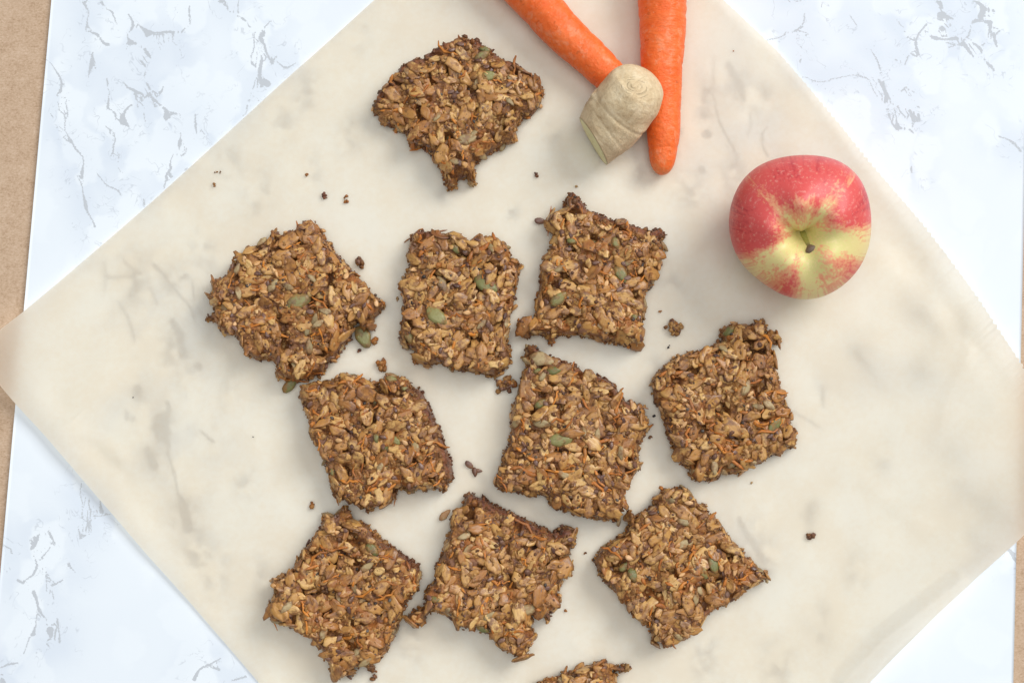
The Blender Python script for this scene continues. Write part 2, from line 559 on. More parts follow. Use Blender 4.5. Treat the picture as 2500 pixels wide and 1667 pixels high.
# ------------------------------------------------------------------ marble-print board
VEINS = []


def veins(ox, oy, s, lst, k=1.0):
    for pl in lst:
        if len(pl) == 1:
            x, y, w = pl[0]
            pl = [(x - w * 0.3, y, w), (x + w * 0.3, y + w * 0.4, w * 0.7)]
        q = T(ox, oy, s, pl)
        for a, b in zip(q[:-1], q[1:]):
            pa, pb = P(a[0], a[1]), P(b[0], b[1])
            VEINS.append((pa[0], pa[1], a[2] * PXM * k, pb[0], pb[1], b[2] * PXM * k))


veins(60, 0, 5.2275, [
    [(270, 755, 2), (330, 800, 4), (400, 910, 5), (450, 980, 10), (475, 1060, 14), (460, 1170, 14), (410, 1215, 6)],
    [(425, 1290, 4), (445, 1420, 5)], [(330, 1450, 5), (365, 1505, 6)],
    [(740, 30, 8), (770, 65, 14), (800, 120, 8), (830, 160, 3)], [(795, 0, 6), (770, 65, 8)],
    [(815, 190, 6), (795, 270, 6), (800, 330, 10), (780, 360, 6), (790, 415, 5)],
    [(840, 400, 8), (885, 435, 14), (930, 440, 14)], [(960, 490, 12), (990, 545, 8), (1060, 570, 22)],
    [(980, 30, 14), (1005, 70, 12)], [(1040, 115, 4), (1110, 145, 8), (1145, 220, 7), (1175, 320, 7)],
    [(1325, 185, 5), (1375, 270, 12), (1390, 330, 16), (1350, 400, 8)],
    [(1310, 420, 6), (1320, 500, 6)], [(1300, 560, 6), (1345, 550, 28), (1430, 560, 8)], [(1300, 600, 4), (1300, 650, 3)],
    [(1460, 320, 8), (1540, 400, 22), (1590, 425, 34), (1550, 470, 10)],
    [(1590, 420, 24), (1680, 425, 10), (1800, 415, 14), (1900, 410, 14), (1890, 470, 10)],
    [(1765, 430, 4), (1780, 560, 5)], [(1690, 480, 4), (1690, 520, 4)], [(1885, 480, 3), (1890, 540, 4), (1950, 590, 3)],
    [(1535, 630, 14), (1560, 680, 22), (1610, 740, 8)], [(1480, 770, 6), (1520, 820, 16), (1540, 860, 6)],
    [(1545, 900, 5), (1530, 960, 8), (1530, 1000, 4)],
    [(870, 670, 6), (860, 740, 14), (850, 850, 22), (820, 950, 8), (815, 1010, 3)], [(880, 760, 8), (910, 860, 8)],
    [(1045, 990, 6), (1060, 1060, 12), (1062, 1110, 4)], [(1085, 1160, 3), (1075, 1230, 5), (1065, 1350, 14), (1045, 1400, 4)],
    [(1255, 1055, 6), (1310, 1115, 10), (1400, 1160, 14), (1490, 1200, 14)], [(1400, 1160, 14), (1425, 1260, 9), (1440, 1380, 4)],
    [(1440, 1300, 5), (1500, 1330, 4), (1530, 1360, 3)],
    [(1480, 1275, 8), (1590, 1210, 12), (1640, 1260, 14), (1735, 1350, 8)], [(1640, 1260, 14), (1665, 1360, 8)],
    [(1560, 1060, 8), (1600, 1150, 14)], [(1640, 1170, 8), (1710, 1210, 10), (1750, 1170, 12), (1770, 1110, 6)],
    [(1780, 1380, 8), (1810, 1420, 20), (1815, 1480, 40), (1800, 1535, 8)], [(1850, 1440, 10), (1940, 1450, 12)],
    [(1980, 1460, 4), (1990, 1500, 5)],
    [(1380, 1330, 5), (1310, 1380, 14), (1255, 1470, 16), (1260, 1560, 36), (1330, 1610, 8)],
    [(1110, 1410, 6), (1170, 1470, 10), (1165, 1550, 6)], [(1525, 1430, 6), (1525, 1500, 5), (1545, 1560, 4)],
    [(540, 1280, 4), (515, 1330, 4), (550, 1390, 5), (545, 1480, 14), (520, 1570, 8)],
    [(1720, 590, 3), (1735, 640, 3)], [(2000, 670, 4), (2005, 720, 3)]])
veins(60, 280, 5.2275, [
    [(510, 0, 8), (515, 100, 6), (510, 200, 5), (590, 320, 8), (650, 440, 14), (740, 530, 6), (755, 620, 5), (730, 740, 16),
     (735, 880, 5), (745, 1010, 6), (780, 1160, 20), (800, 1240, 8), (890, 1390, 4), (895, 1430, 14)],
    [(490, 290, 3), (590, 360, 8)], [(670, 780, 3), (720, 870, 8)], [(415, 160, 5), (425, 180, 8)],
    [(1030, 150, 5), (1110, 210, 7), (1145, 250, 6), (1160, 330, 6), (1130, 400, 8), (1135, 470, 9), (1100, 530, 4)],
    [(1110, 210, 6), (1090, 260, 6)], [(1215, 500, 4), (1195, 570, 5)], [(1195, 670, 5), (1235, 745, 4)],
    [(920, 745, 5), (1000, 850, 6), (1070, 920, 7), (1190, 960, 9), (1230, 1030, 6)],
    [(1995, 240, 4), (1990, 310, 8), (1980, 350, 26), (1970, 440, 4)], [(2065, 420, 4), (2060, 490, 6), (2005, 520, 10)],
    [(1900, 500, 3), (1855, 620, 6), (1865, 690, 16), (1800, 790, 9)], [(1880, 790, 12), (1800, 850, 10), (1775, 950, 6)],
    [(1520, 1080, 6), (1530, 1160, 12)], [(2080, 680, 6), (2040, 710, 8)]])
veins(440, 0, 4.5457, [
    [(425, 20, 5), (460, 15, 30)], [(515, 40, 4), (525, 105, 12)], [(650, 0, 6), (640, 60, 6), (640, 120, 4)], [(645, 180, 12)],
    [(690, 210, 14), (740, 240, 4), (750, 280, 5), (785, 315, 6)], [(1010, 235, 5), (965, 270, 6), (930, 320, 5)],
    [(805, 370, 4), (825, 480, 5), (815, 560, 6), (785, 640, 5)], [(790, 690, 14), (820, 735, 10)],
    [(910, 385, 26), (880, 430, 12), (930, 490, 12), (945, 560, 10), (990, 660, 8), (1020, 700, 18), (1060, 630, 6)],
    [(1080, 690, 5), (1170, 770, 8), (1220, 740, 6), (1275, 705, 4)],
    [(890, 610, 5), (910, 670, 12), (885, 760, 16), (880, 840, 16), (900, 900, 20), (900, 960, 16)], [(960, 920, 36)],
    [(835, 890, 4), (810, 980, 7)], [(790, 1030, 3), (780, 1090, 3)], [(745, 1170, 10), (740, 1225, 6)], [(700, 1285, 5), (725, 1270, 3)],
    [(165, 1270, 4), (170, 1390, 12), (180, 1480, 3)], [(230, 1420, 2), (265, 1490, 5)],
    [(100, 70, 8), (100, 130, 8), (110, 280, 5)], [(20, 355, 10), (60, 310, 4)], [(870, 1110, 5), (870, 1130, 5)]])
veins(1780, 0, 5.5026, [
    [(480, 545, 4), (650, 515, 7), (730, 485, 5), (765, 440, 8)], [(860, 430, 8), (975, 365, 14)],
    [(1010, 180, 6), (1010, 250, 8), (1005, 310, 6)], [(1010, 490, 5), (1060, 455, 6)], [(870, 500, 4), (940, 490, 5)],
    [(780, 10, 4), (845, 30, 5)], [(860, 10, 4), (930, 25, 5), (970, 10, 4)],
    [(950, 1070, 5), (970, 1035, 4), (1030, 1040, 4), (1110, 1080, 6), (1190, 1105, 6), (1320, 1095, 4), (1400, 1060, 6), (1480, 1050, 6),
     (1640, 1010, 3), (1800, 1035, 8), (1890, 1075, 6)],
    [(1720, 980, 4), (1790, 1005, 4)], [(1900, 670, 4), (1950, 740, 5), (1990, 820, 4)], [(1620, 210, 3), (1720, 350, 6)],
    [(960, 800, 12), (955, 840, 8)], [(960, 620, 4), (980, 650, 4)], [(1240, 110, 5), (1250, 40, 3)],
    [(1890, 1080, 4), (1920, 1180, 5), (1995, 1310, 5)]])
veins(2120, 0, 3.734, [
    [(20, 455, 4), (75, 540, 5), (115, 650, 6)], [(95, 730, 10), (140, 810, 10), (170, 880, 14), (150, 930, 10)], [(190, 880, 6), (205, 950, 4)],
    [(130, 740, 8), (145, 790, 8)], [(530, 225, 8), (460, 310, 7), (430, 380, 10), (440, 450, 12), (465, 515, 7)], [(385, 490, 7), (440, 515, 8)],
    [(650, 30, 18), (675, 80, 6)], [(600, 5, 4), (630, 15, 4)], [(660, 140, 28), (740, 160, 10), (775, 180, 6)], [(675, 260, 22)], [(745, 235, 8)],
    [(560, 330, 6), (610, 350, 16), (700, 365, 6), (795, 350, 16)],
    [(960, 10, 6), (1020, 40, 12), (1050, 90, 24), (1025, 145, 20)],
    [(940, 215, 5), (980, 190, 14), (1060, 195, 8), (1110, 210, 20), (1105, 270, 8), (1145, 330, 6), (1150, 360, 14), (1175, 435, 5)],
    [(1095, 290, 5), (1095, 340, 5)], [(1150, 330, 6), (1200, 280, 6)],
    [(730, 435, 4), (800, 410, 4), (865, 400, 20), (900, 440, 14), (960, 525, 5)], [(930, 270, 5), (915, 330, 8), (885, 355, 4)],
    [(945, 390, 5), (1020, 440, 14), (1035, 490, 5)], [(1040, 420, 5), (1060, 395, 4)],
    [(1070, 565, 6), (1110, 600, 14), (1150, 650, 6)], [(1140, 100, 12)], [(245, 540, 6), (262, 555, 6)], [(360, 340, 9)],
    [(360, 520, 5), (330, 600, 5)], [(255, 180, 3), (310, 250, 3)],
    [(185, 1030, 10), (200, 1090, 5), (225, 1140, 6), (265, 1170, 18), (300, 1170, 8)], [(240, 1010, 5), (255, 1080, 5), (260, 1150, 8)],
    [(290, 1025, 8), (345, 1075, 5)], [(375, 1010, 12), (400, 1050, 14), (415, 1100, 16)], [(455, 1040, 8), (465, 1105, 8)], [(455, 975, 10)],
    [(365, 1175, 6), (415, 1215, 8)], [(410, 1140, 5), (390, 1170, 5)], [(265, 965, 6), (280, 990, 6)], [(340, 800, 8), (300, 835, 5)],
    [(360, 850, 4), (385, 885, 4)], [(400, 830, 6), (430, 850, 4)],
    [(1190, 1245, 5), (1280, 1275, 5), (1330, 1310, 12), (1395, 1385, 6)], [(390, 1510, 5), (395, 1568, 9)]])
veins(0, 1067, 2.613, [
    [(520, 290, 2), (510, 360, 2), (525, 420, 2.5), (525, 520, 3)], [(570, 390, 3), (565, 430, 4), (580, 470, 4), (570, 520, 6), (548, 590, 4)],
    [(640, 400, 3), (645, 470, 10)], [(570, 510, 5), (640, 500, 2), (710, 490, 2)], [(500, 580, 3), (515, 640, 6), (545, 625, 3)], [(580, 540, 2), (580, 610, 2)],
    [(190, 660, 4), (250, 620, 6), (215, 690, 12), (200, 715, 6)], [(310, 600, 6), (330, 640, 5), (350, 680, 5)], [(320, 700, 2), (265, 775, 5)],
    [(220, 770, 3), (240, 820, 6), (210, 880, 4), (160, 910, 3)], [(110, 910, 5), (150, 930, 7)], [(300, 870, 3), (325, 915, 4)], [(295, 850, 3), (297, 985, 2)],
    [(215, 990, 10), (235, 1040, 6), (250, 1110, 8), (285, 1150, 4)], [(330, 980, 2), (345, 1030, 3)], [(235, 1120, 3), (230, 1190, 3), (215, 1250, 10)],
    [(320, 1230, 18), (325, 1265, 12)], [(365, 1160, 6), (380, 1260, 4), (380, 1310, 6)], [(190, 1270, 3), (150, 1385, 3)], [(300, 1310, 6), (310, 1330, 4)],
    [(0, 1470, 3), (60, 1445, 5), (120, 1440, 2)], [(20, 1555, 16)], [(20, 690, 2), (70, 710, 4), (75, 740, 4)], [(440, 800, 6), (440, 820, 6), (480, 860, 2)],
    [(400, 910, 4), (330, 945, 4)], [(1240, 1540, 10), (1270, 1480, 5), (1350, 1440, 5), (1410, 1410, 3)], [(1330, 1460, 4), (1400, 1480, 6)],
    [(1480, 1550, 4), (1570, 1525, 5)]])
veins(1800, 1067, 2.613, [
    [(1720, 705, 5), (1755, 740, 9), (1775, 790, 4)], [(1330, 100, 6), (1440, 210, 6)], [(1380, 290, 10), (1470, 380, 18), (1600, 450, 10), (1700, 520, 14)],
    [(1460, 580, 4), (1510, 750, 4)], [(1500, 610, 6), (1590, 740, 4)], [(10, 520, 8), (40, 590, 10), (100, 680, 12), (170, 790, 14)]], 1.5)
veins(0, 600, 2.613, [
    [(665, 80, 3), (680, 210, 4), (670, 290, 3)], [(680, 205, 4), (800, 200, 4), (860, 195, 6), (860, 280, 6), (820, 330, 5)],
    [(780, 80, 4), (840, 150, 4), (900, 180, 5)], [(980, 120, 6), (1050, 190, 6), (1100, 260, 4), (1170, 340, 4), (1220, 400, 4), (1255, 510, 3)],
    [(1190, 190, 6), (1150, 215, 4)], [(1230, 230, 4), (1240, 340, 4)], [(760, 360, 5), (820, 460, 4), (850, 560, 5), (860, 620, 4)],
    [(960, 270, 3), (1010, 380, 3)], [(1100, 480, 10), (1150, 570, 13), (1170, 700, 14)], [(885, 930, 18)],
    [(1070, 1000, 8), (1090, 1060, 4), (1010, 1080, 4), (985, 1130, 4)], [(1030, 1130, 28), (1040, 1200, 24)], [(1000, 1210, 4), (1010, 1290, 3)],
    [(1070, 1220, 4), (1085, 1280, 5), (1070, 1320, 4), (1110, 1440, 4), (1130, 1540, 4)], [(940, 1300, 10), (980, 1400, 16)],
    [(1280, 1180, 4), (1360, 1250, 5)], [(850, 1090, 6), (855, 1110, 6)], [(1270, 770, 14)], [(805, 1040, 4), (805, 1110, 4)],
    [(1150, 1600, 8), (1180, 1680, 14), (1200, 1800, 18)]], 1.7)
veins(1700, 0, 2.614, [
    [(110, 360, 3), (105, 480, 3), (110, 560, 4), (60, 590, 10)], [(105, 600, 3), (140, 770, 4), (190, 870, 4), (240, 950, 4), (260, 1060, 4)],
    [(50, 740, 12)], [(340, 720, 3), (350, 810, 3), (325, 860, 4)], [(460, 810, 3), (420, 850, 4), (420, 930, 3), (455, 1000, 3)],
    [(70, 860, 16)], [(40, 1090, 14)], [(200, 420, 10), (280, 560, 12), (300, 640, 8)]], 1.75)
veins(1800, 600, 2.613, [
    [(760, 690, 6), (830, 770, 8), (900, 880, 3)], [(330, 1050, 3), (450, 1110, 4), (540, 1170, 3)], [(540, 900, 6), (545, 1030, 5)],
    [(1130, 800, 12), (1180, 840, 10)], [(1130, 420, 10), (1260, 560, 10)]], 1.7)
SOFT = [(745, 225, 45), (690, 300, 35), (560, 400, 40), (630, 470, 45), (500, 620, 45), (420, 700, 40), (335, 700, 45), (340, 960, 26), (420, 850, 40), (450, 900, 35), (400, 1050, 40), (385, 1130, 35),
        (450, 1260, 45), (480, 1340, 55), (520, 1390, 50), (760, 420, 30), (860, 330, 40), (1650, 330, 40), (1680, 470, 50), (1720, 250, 40), (1800, 210, 45), (1860, 250, 40), (1790, 420, 45), (1560, 420, 35),
        (1640, 700, 35), (2090, 880, 35), (2250, 920, 40), (2240, 760, 35), (2340, 800, 35), (2160, 1120, 35), (2340, 1200, 50), (2400, 1260, 50), (2440, 1300, 40), (1840, 1330, 45), (1870, 1370, 40), (1980, 1250, 30),
        (1480, 630, 30), (1180, 1150, 30), (1000, 1560, 45), (900, 1480, 40), (640, 1400, 35), (2090, 1400, 35), (2000, 1520, 40), (1720, 1600, 45), (1900, 1620, 45), (1080, 470, 30), (1600, 900, 30), (1250, 520, 25),
        (620, 760, 30), (560, 960, 30), (600, 1180, 35), (1350, 330, 30), (880, 90, 30)]


def build_board():
    # corners follow the printed sheet's two visible long edges, which run on beyond the picture
    lt, lb = (155, -330), (-62, 2100)
    rt, rb = (2520, -330), (2464, 2100)
    nx, ny = 330, 260
    L = [P(lt[0] + (lb[0] - lt[0]) * t, lt[1] + (lb[1] - lt[1]) * t) for t in np.linspace(0, 1, ny)]
    R = [P(rt[0] + (rb[0] - rt[0]) * t, rt[1] + (rb[1] - rt[1]) * t) for t in np.linspace(0, 1, ny)]
    L, R = np.array(L), np.array(R)
    u = np.linspace(0, 1, nx)[None, :, None]
    V = (L[:, None, :] * (1 - u) + R[:, None, :] * u).reshape(-1, 3)
    idx = np.arange(nx * ny).reshape(ny, nx)
    Fq = np.stack([idx[:-1, :-1], idx[1:, :-1], idx[1:, 1:], idx[:-1, 1:]], -1).reshape(-1, 4)
    ring = np.concatenate([idx[:, 0], idx[-1, 1:], idx[::-1, -1][1:], idx[0, ::-1][1:-1]])
    n0 = len(V)
    low = V[ring].copy(); low[:, 2] = -BOARD_T
    V2 = np.concatenate([V, low])
    k = len(ring)
    a = np.arange(k); b = (a + 1) % k
    side = np.stack([ring[a], n0 + a, n0 + b, ring[b]], -1)[:, ::-1]
    faces = np.concatenate([Fq, side])
    me = mesh_from("marble_board", V2, faces, M['marble'], smooth=False)
    d, off, w = poly_dist(V2[:, :2], VEINS)
    fattr(me, "vein_off", np.concatenate([off, np.zeros((len(V2), 1))], 1), 'FLOAT_VECTOR')
    fattr(me, "vein_dist", d); fattr(me, "vein_w", w)
    fattr(me, "tone", np.exp(-(d / 0.0120) ** 2) * 0.90 + 0.13)
    # broad pale grey patches of the print
    soft = np.zeros(len(V2))
    for sx, sy, sr in SOFT:
        c = P(sx, sy)
        soft = np.maximum(soft, np.exp(-(((V2[:, 0] - c[0]) / 0.75) ** 2 + (V2[:, 1] - c[1]) ** 2 / 1.7) / (sr * PXM) ** 2))
    fattr(me, "soft", soft)
    return tag(link("marble_board", me), "white marble-print board with grey veins under the parchment", "board")


build_board()

# ------------------------------------------------------------------ parchment paper
E_TL = [(-60, 868), (0, 816), (53, 774), (372, 494), (640, 250), (917, 0), (1350, -385)]                   # left corner -> top corner
E_TR = [(1350, -385), (1560, -195), (1757, 0), (1826, 65), (1895, 130), (1983, 233), (2052, 317), (2105, 386), (2163, 455), (2250, 560), (2315, 648),
        (2385, 745), (2447, 845), (2493, 914), (2654, 1144)]                                                   # top -> right
E_BL = [(-60, 868), (0, 929), (34, 971), (77, 1021), (130, 1078), (233, 1200), (279, 1254), (367, 1358), (459, 1461), (635, 1667), (1000, 2090), (1306, 2447)]  # left -> bottom
E_BR = [(1306, 2447), (1700, 2066), (2113, 1667), (2183, 1591), (2278, 1496), (2374, 1408), (2481, 1312), (2500, 1293), (2654, 1144)]    # bottom -> right


def arc(pts, n):
    p = np.array([P(*q)[:2] for q in pts])
    s = np.concatenate([[0], np.cumsum(np.hypot(*np.diff(p, axis=0).T))]); s /= s[-1]
    t = np.linspace(0, 1, n)
    # gentle smoothing of the traced line
    x, y = np.interp(t, s, p[:, 0]), np.interp(t, s, p[:, 1])
    k = max(3, n // 60) | 1
    ker = np.ones(k) / k
    for a in (x, y):
        pad = np.concatenate([2 * a[0] - a[1:k // 2 + 1][::-1], a, 2 * a[-1] - a[-k // 2:-1][::-1]])
        a[:] = np.convolve(pad, ker, 'same')[k // 2:k // 2 + n]
    return np.stack([x, y], 1)


PAPER_Z = 0.0005


def bumpxy(X, Y, px, py, r):
    c = P(px, py)
    return np.exp(-((X - c[0]) ** 2 + (Y - c[1]) ** 2) / (r * PXM) ** 2)


CREASES = [([(2060, 1660), (2150, 1560), (2240, 1490), (2330, 1420)], 0.0016, 34), ([(2360, 860), (2300, 990), (2290, 1100)], 0.0007, 26), ([(2170, 660), (2330, 860), (2420, 1010)], 0.0012, 60),
           ([(165, 1040), (240, 1075), (300, 1120)], 0.0008, 28), ([(180, 1030), (205, 1005)], 0.0004, 8), ([(90, 960), (170, 1090), (270, 1190)], 0.0010, 40), ([(1390, 1560), (1440, 1600)], 0.0003, 9),
           ([(1790, 20), (1860, 170), (1960, 290)], 0.0007, 40), ([(2120, 1180), (2260, 1300)], 0.0005, 30), ([(1480, 1580), (1500, 1660)], 0.0003, 9), ([(2250, 640), (2330, 610)], 0.0005, 12)]


def paper_height(X, Y, dedge):
    z = PAPER_Z + 0.00018 * (1 + fbm(X * 45, Y * 45, seed=3)) * 1.0
    side = np.clip(1 - dedge / 0.020, 0, 1) ** 2
    z = z + side * (0.0007 + 0.0005 * vnoise(X * 30, Y * 30, seed=9))
    z = z + 0.0060 * bumpxy(X, Y, -60, 868, 240)                     # left corner lifts
    lo = P(250, 1235); d = np.array([0.66, -0.75])
    z = z + 0.0028 * side * bumpxy(X, Y, 240, 1230, 330)              # lower left edge curls up
    z = z + 0.0062 * bumpxy(X, Y, 2640, 1130, 420)                    # right corner lifts
    z = z + 0.0030 * side * bumpxy(X, Y, 2300, 640, 420)
    z = z + 0.0042 * side * bumpxy(X, Y, 2230, 1560, 300)
    # soft waves on the empty right-hand part
    c, s = math.cos(math.radians(-38)), math.sin(math.radians(-38))
    q = X * c + Y * s
    mask = np.clip(bumpxy(X, Y, 2330, 950, 330) + 0.8 * bumpxy(X, Y, 2180, 1540, 180) + 0.5 * bumpxy(X, Y, 150, 1080, 200), 0, 1)
    z = z + 0.00075 * mask * (1 + np.sin(q * 150 + 2.0 * vnoise(X * 18, Y * 18, seed=5)))
    z = z + 0.0011 * bumpxy(X, Y, 1700, 60, 160)
    xy = np.stack([X, Y], 1)
    for line, amp, wd in CREASES:
        q = [P(*p)[:2] for p in line]
        dl, _, _ = poly_dist(xy, [(a[0], a[1], 0, b[0], b[1], 0) for a, b in zip(q[:-1], q[1:])])
        z = z + amp * np.clip(1 - dl / (wd * PXM), 0, 1)
    return z


def build_paper():
    n, m = 640, 220                                                    # along TR, along TL
    TR = arc(E_TR, n); BL = arc(E_BL, n); TL = arc(E_TL, m); BR = arc(E_BR[::-1], m)[::-1]
    # serrated cut along the top right edge
    t = np.linspace(0, 1, n)
    d = np.gradient(TR, axis=0); nr = np.stack([d[:, 1], -d[:, 0]], 1); nr /= np.linalg.norm(nr, axis=1)[:, None]
    teeth = np.abs(((t * 128) % 1.0) - 0.5) * 2
    amp = (0.35 + 0.65 * np.clip((t - 0.38) * 6, 0, 1)) * (0.7 + 0.5 * vnoise(t * 60, t * 0, seed=2))
    TR = TR + nr * ((teeth - 0.5) * amp * 8.0 * PXM)[:, None]
    u = t[None, :, None]; v = np.linspace(0, 1, m)[:, None, None]
    # v = 0: BL edge (left->bottom), v = 1: TR edge (top->right); u = 0: TL (left->top); u = 1: BR (bottom->right)
    c0, c1 = BL[None, :, :], TR[None, :, :]
    d0, d1 = TL[:, None, :], BR[:, None, :]
    S = (1 - v) * c0 + v * c1 + (1 - u) * d0 + u * d1 - ((1 - u) * (1 - v) * BL[0] + u * (1 - v) * BL[-1] + (1 - u) * v * TR[0] + u * v * TR[-1])
    XY = S.reshape(-1, 2)
    Lu, Lv = 0.46, 0.44
    U = np.broadcast_to(t[None, :], (m, n)).ravel(); Vv = np.broadcast_to(np.linspace(0, 1, m)[:, None], (m, n)).ravel()
    de = np.minimum(np.minimum(U, 1 - U) * Lu, np.minimum(Vv, 1 - Vv) * Lv)
    Z = paper_height(XY[:, 0], XY[:, 1], de)
    V3 = np.concatenate([XY, Z[:, None]], 1)
    idx = np.arange(n * m).reshape(m, n)
    Fq = np.stack([idx[:-1, :-1], idx[:-1, 1:], idx[1:, 1:], idx[1:, :-1]], -1).reshape(-1, 4)
    me = mesh_from("parchment_paper", V3, Fq, M['paper'])
    return tag(link("parchment_paper", me), "cream translucent baking parchment sheet laid askew on the marble board", "baking paper")


build_paper()
REST = PAPER_Z + 0.0004

# ------------------------------------------------------------------ grain shapes
def disc_mesh(name, mat, L, W, Hh, seed, seg=14, rag=0.12, point=0.0, crease=0.25, curl=0.0, top=1.0, low=0.6):
    """a flattened, irregular grain: outline L x W, domed above, flatter below"""
    r = np.random.default_rng(seed)
    a = np.linspace(0, 2 * np.pi, seg, endpoint=False)
    rad = 1 + rag * (r.random(seg) - 0.5) * 2
    ox = np.cos(a) * rad; oy = np.sin(a) * rad * (1 - point * np.clip(np.cos(a), -0.2, 1))
    V = []; F = []
    rings = [(1.0, 0.0), (0.90, 0.62), (0.52, 0.95)]
    for s, z in rings:
        for x, y in zip(ox, oy):
            V.append([x * s * L / 2, y * s * W / 2, z * Hh * top * 0.5])
    V.append([0, 0, Hh * 0.5 * top])
    ct = len(V) - 1
    for x, y in zip(ox, oy):
        V.append([x * 0.82 * L / 2, y * 0.82 * W / 2, -Hh * 0.5 * low])
    V.append([0, 0, -Hh * 0.5 * low])
    cb = len(V) - 1
    for k in range(2):
        for i in range(seg):
            j = (i + 1) % seg
            F.append((k * seg + i, k * seg + j, (k + 1) * seg + j, (k + 1) * seg + i))
    lowb = 3 * seg + 1
    for i in range(seg):
        j = (i + 1) % seg
        F.append((2 * seg + i, 2 * seg + j, ct))
        F.append((j, i, lowb + i, lowb + j))
        F.append((lowb + j, lowb + i, cb))
    V = np.array(V)
    V[:, 2] -= crease * Hh * np.exp(-(V[:, 1] / (W * 0.13)) ** 2) * (V[:, 2] > 0)
    V[:, 2] += curl * (V[:, 0] ** 2) / L + curl * 0.7 * r.normal() * V[:, 0] * V[:, 1] / W
    V += r.normal(0, 0.028, V.shape) * np.array([L, W, Hh]) * 0.7
    me = mesh_from(name, V, F, mat)
    fattr(me, "rim", [1.0] * seg + [0.75] * seg + [0.15] * seg + [0.0] + [1.0] * (seg + 1))
    return me


MMU = 0.001
OATS = [disc_mesh("oat_flake", M['oat'], (6.9 + 1.5 * random.random()) * MMU, (3.7 + 1.3 * random.random()) * MMU, (1.25 + 0.4 * random.random()) * MMU,
                  100 + k, seg=13, rag=0.21, point=random.choice([0, 0.15, 0.25]), crease=random.choice([0.05, 0.15, 0.35]), curl=random.uniform(-0.25, 0.35)) for k in range(14)]
FRAG = [disc_mesh("oat_flake", M['oat'], (4.0 + 1.4 * random.random()) * MMU, (2.6 + 0.9 * random.random()) * MMU, (1.2 + 0.4 * random.random()) * MMU,
                  150 + k, seg=9, rag=0.34, crease=0.2, curl=random.uniform(-0.2, 0.3)) for k in range(8)]
GFLAX = [disc_mesh("golden_flax_seed", M['gold_flax'], 5.0 * MMU, 2.5 * MMU, 1.4 * MMU, 200 + k, seg=12, rag=0.03, point=0.45, crease=0.0, low=1.0) for k in range(3)]
FLAX = [disc_mesh("brown_flax_seed", M['flax'], 4.7 * MMU, 2.6 * MMU, 1.3 * MMU, 220 + k, seg=12, rag=0.04, point=0.45, crease=0.0, low=1.0) for k in range(3)]
SUNF = [disc_mesh("sunflower_seed", M['sunflower'], 9.0 * MMU, 4.2 * MMU, 2.3 * MMU, 240 + k, seg=14, rag=0.05, point=0.45, crease=0.1, low=0.9) for k in range(4)]
PUMP = [disc_mesh("pumpkin_seed", M['pumpkin'], 12.0 * MMU, 6.6 * MMU, 2.6 * MMU, 260 + k, seg=18, rag=0.03, point=0.30, crease=0.06, low=0.9) for k in range(4)]


def tube(name, mat, pts, rads, seg=6, flat=1.0):
    pts = np.array(pts, float)
    V = []; F = []
    n = len(pts)
    up = np.array([0, 0, 1.0])
    for i in range(n):
        t = pts[min(i + 1, n - 1)] - pts[max(i - 1, 0)]
        t /= np.linalg.norm(t) + 1e-12
        s = np.cross(up, t); s /= np.linalg.norm(s) + 1e-9
        b = np.cross(t, s)
        for k in range(seg):
            a = 2 * np.pi * k / seg
            V.append(pts[i] + rads[i] * (s * np.cos(a) + b * np.sin(a) * flat))
    for i in range(n - 1):
        for k in range(seg):
            j = (k + 1) % seg
            F.append((i * seg + k, i * seg + j, (i + 1) * seg + j, (i + 1) * seg + k))
    V.append(pts[0]); V.append(pts[-1])
    for k in range(seg):
        j = (k + 1) % seg
        F.append((len(V) - 2, j, k)); F.append((len(V) - 1, (n - 1) * seg + k, (n - 1) * seg + j))
    return mesh_from(name, V, F, mat)


SHRED = []
for k in range(8):
    r = np.random.default_rng(300 + k)
    n = 7
    L = r.uniform(8, 17) * MMU
    x = np.linspace(-0.5, 0.5, n) * L
    y = np.cumsum(r.normal(0, 0.9, n)) * MMU; y -= y.mean()
    z = np.cumsum(r.normal(0, 0.35, n)) * MMU; z -= z.mean()
    rad = np.full(n, r.uniform(0.55, 0.85) * MMU) * (1 + 0.25 * r.normal(size=n)); rad[0] *= 0.5; rad[-1] *= 0.45
    SHRED.append(tube("carrot_shred", M['shred'], np.stack([x, y, z], 1), np.abs(rad), 6, 0.6))

# unit blob for crumbs: icosphere-like points
_g = (1 + 5 ** 0.5) / 2
ICO_V = np.array([(-1, _g, 0), (1, _g, 0), (-1, -_g, 0), (1, -_g, 0), (0, -1, _g), (0, 1, _g), (0, -1, -_g), (0, 1, -_g), (_g, 0, -1), (_g, 0, 1), (-_g, 0, -1), (-_g, 0, 1)], float)
ICO_V /= np.linalg.norm(ICO_V[0])
ICO_F = np.array([(0, 11, 5), (0, 5, 1), (0, 1, 7), (0, 7, 10), (0, 10, 11), (1, 5, 9), (5, 11, 4), (11, 10, 2), (10, 7, 6), (7, 1, 8), (3, 9, 4), (3, 4, 2), (3, 2, 6), (3, 6, 8),
                  (3, 8, 9), (4, 9, 5), (2, 4, 11), (6, 2, 10), (8, 6, 7), (9, 8, 1)])
BIT_COLS = np.array([(0.44, 0.235, 0.080), (0.55, 0.31, 0.115), (0.35, 0.175, 0.060), (0.26, 0.120, 0.044), (0.16, 0.070, 0.032), (0.48, 0.185, 0.042), (0.21, 0.110, 0.076), (0.46, 0.27, 0.105)])
CHIA = np.array([(0.060, 0.050, 0.046), (0.11, 0.095, 0.085), (0.18, 0.155, 0.135)])


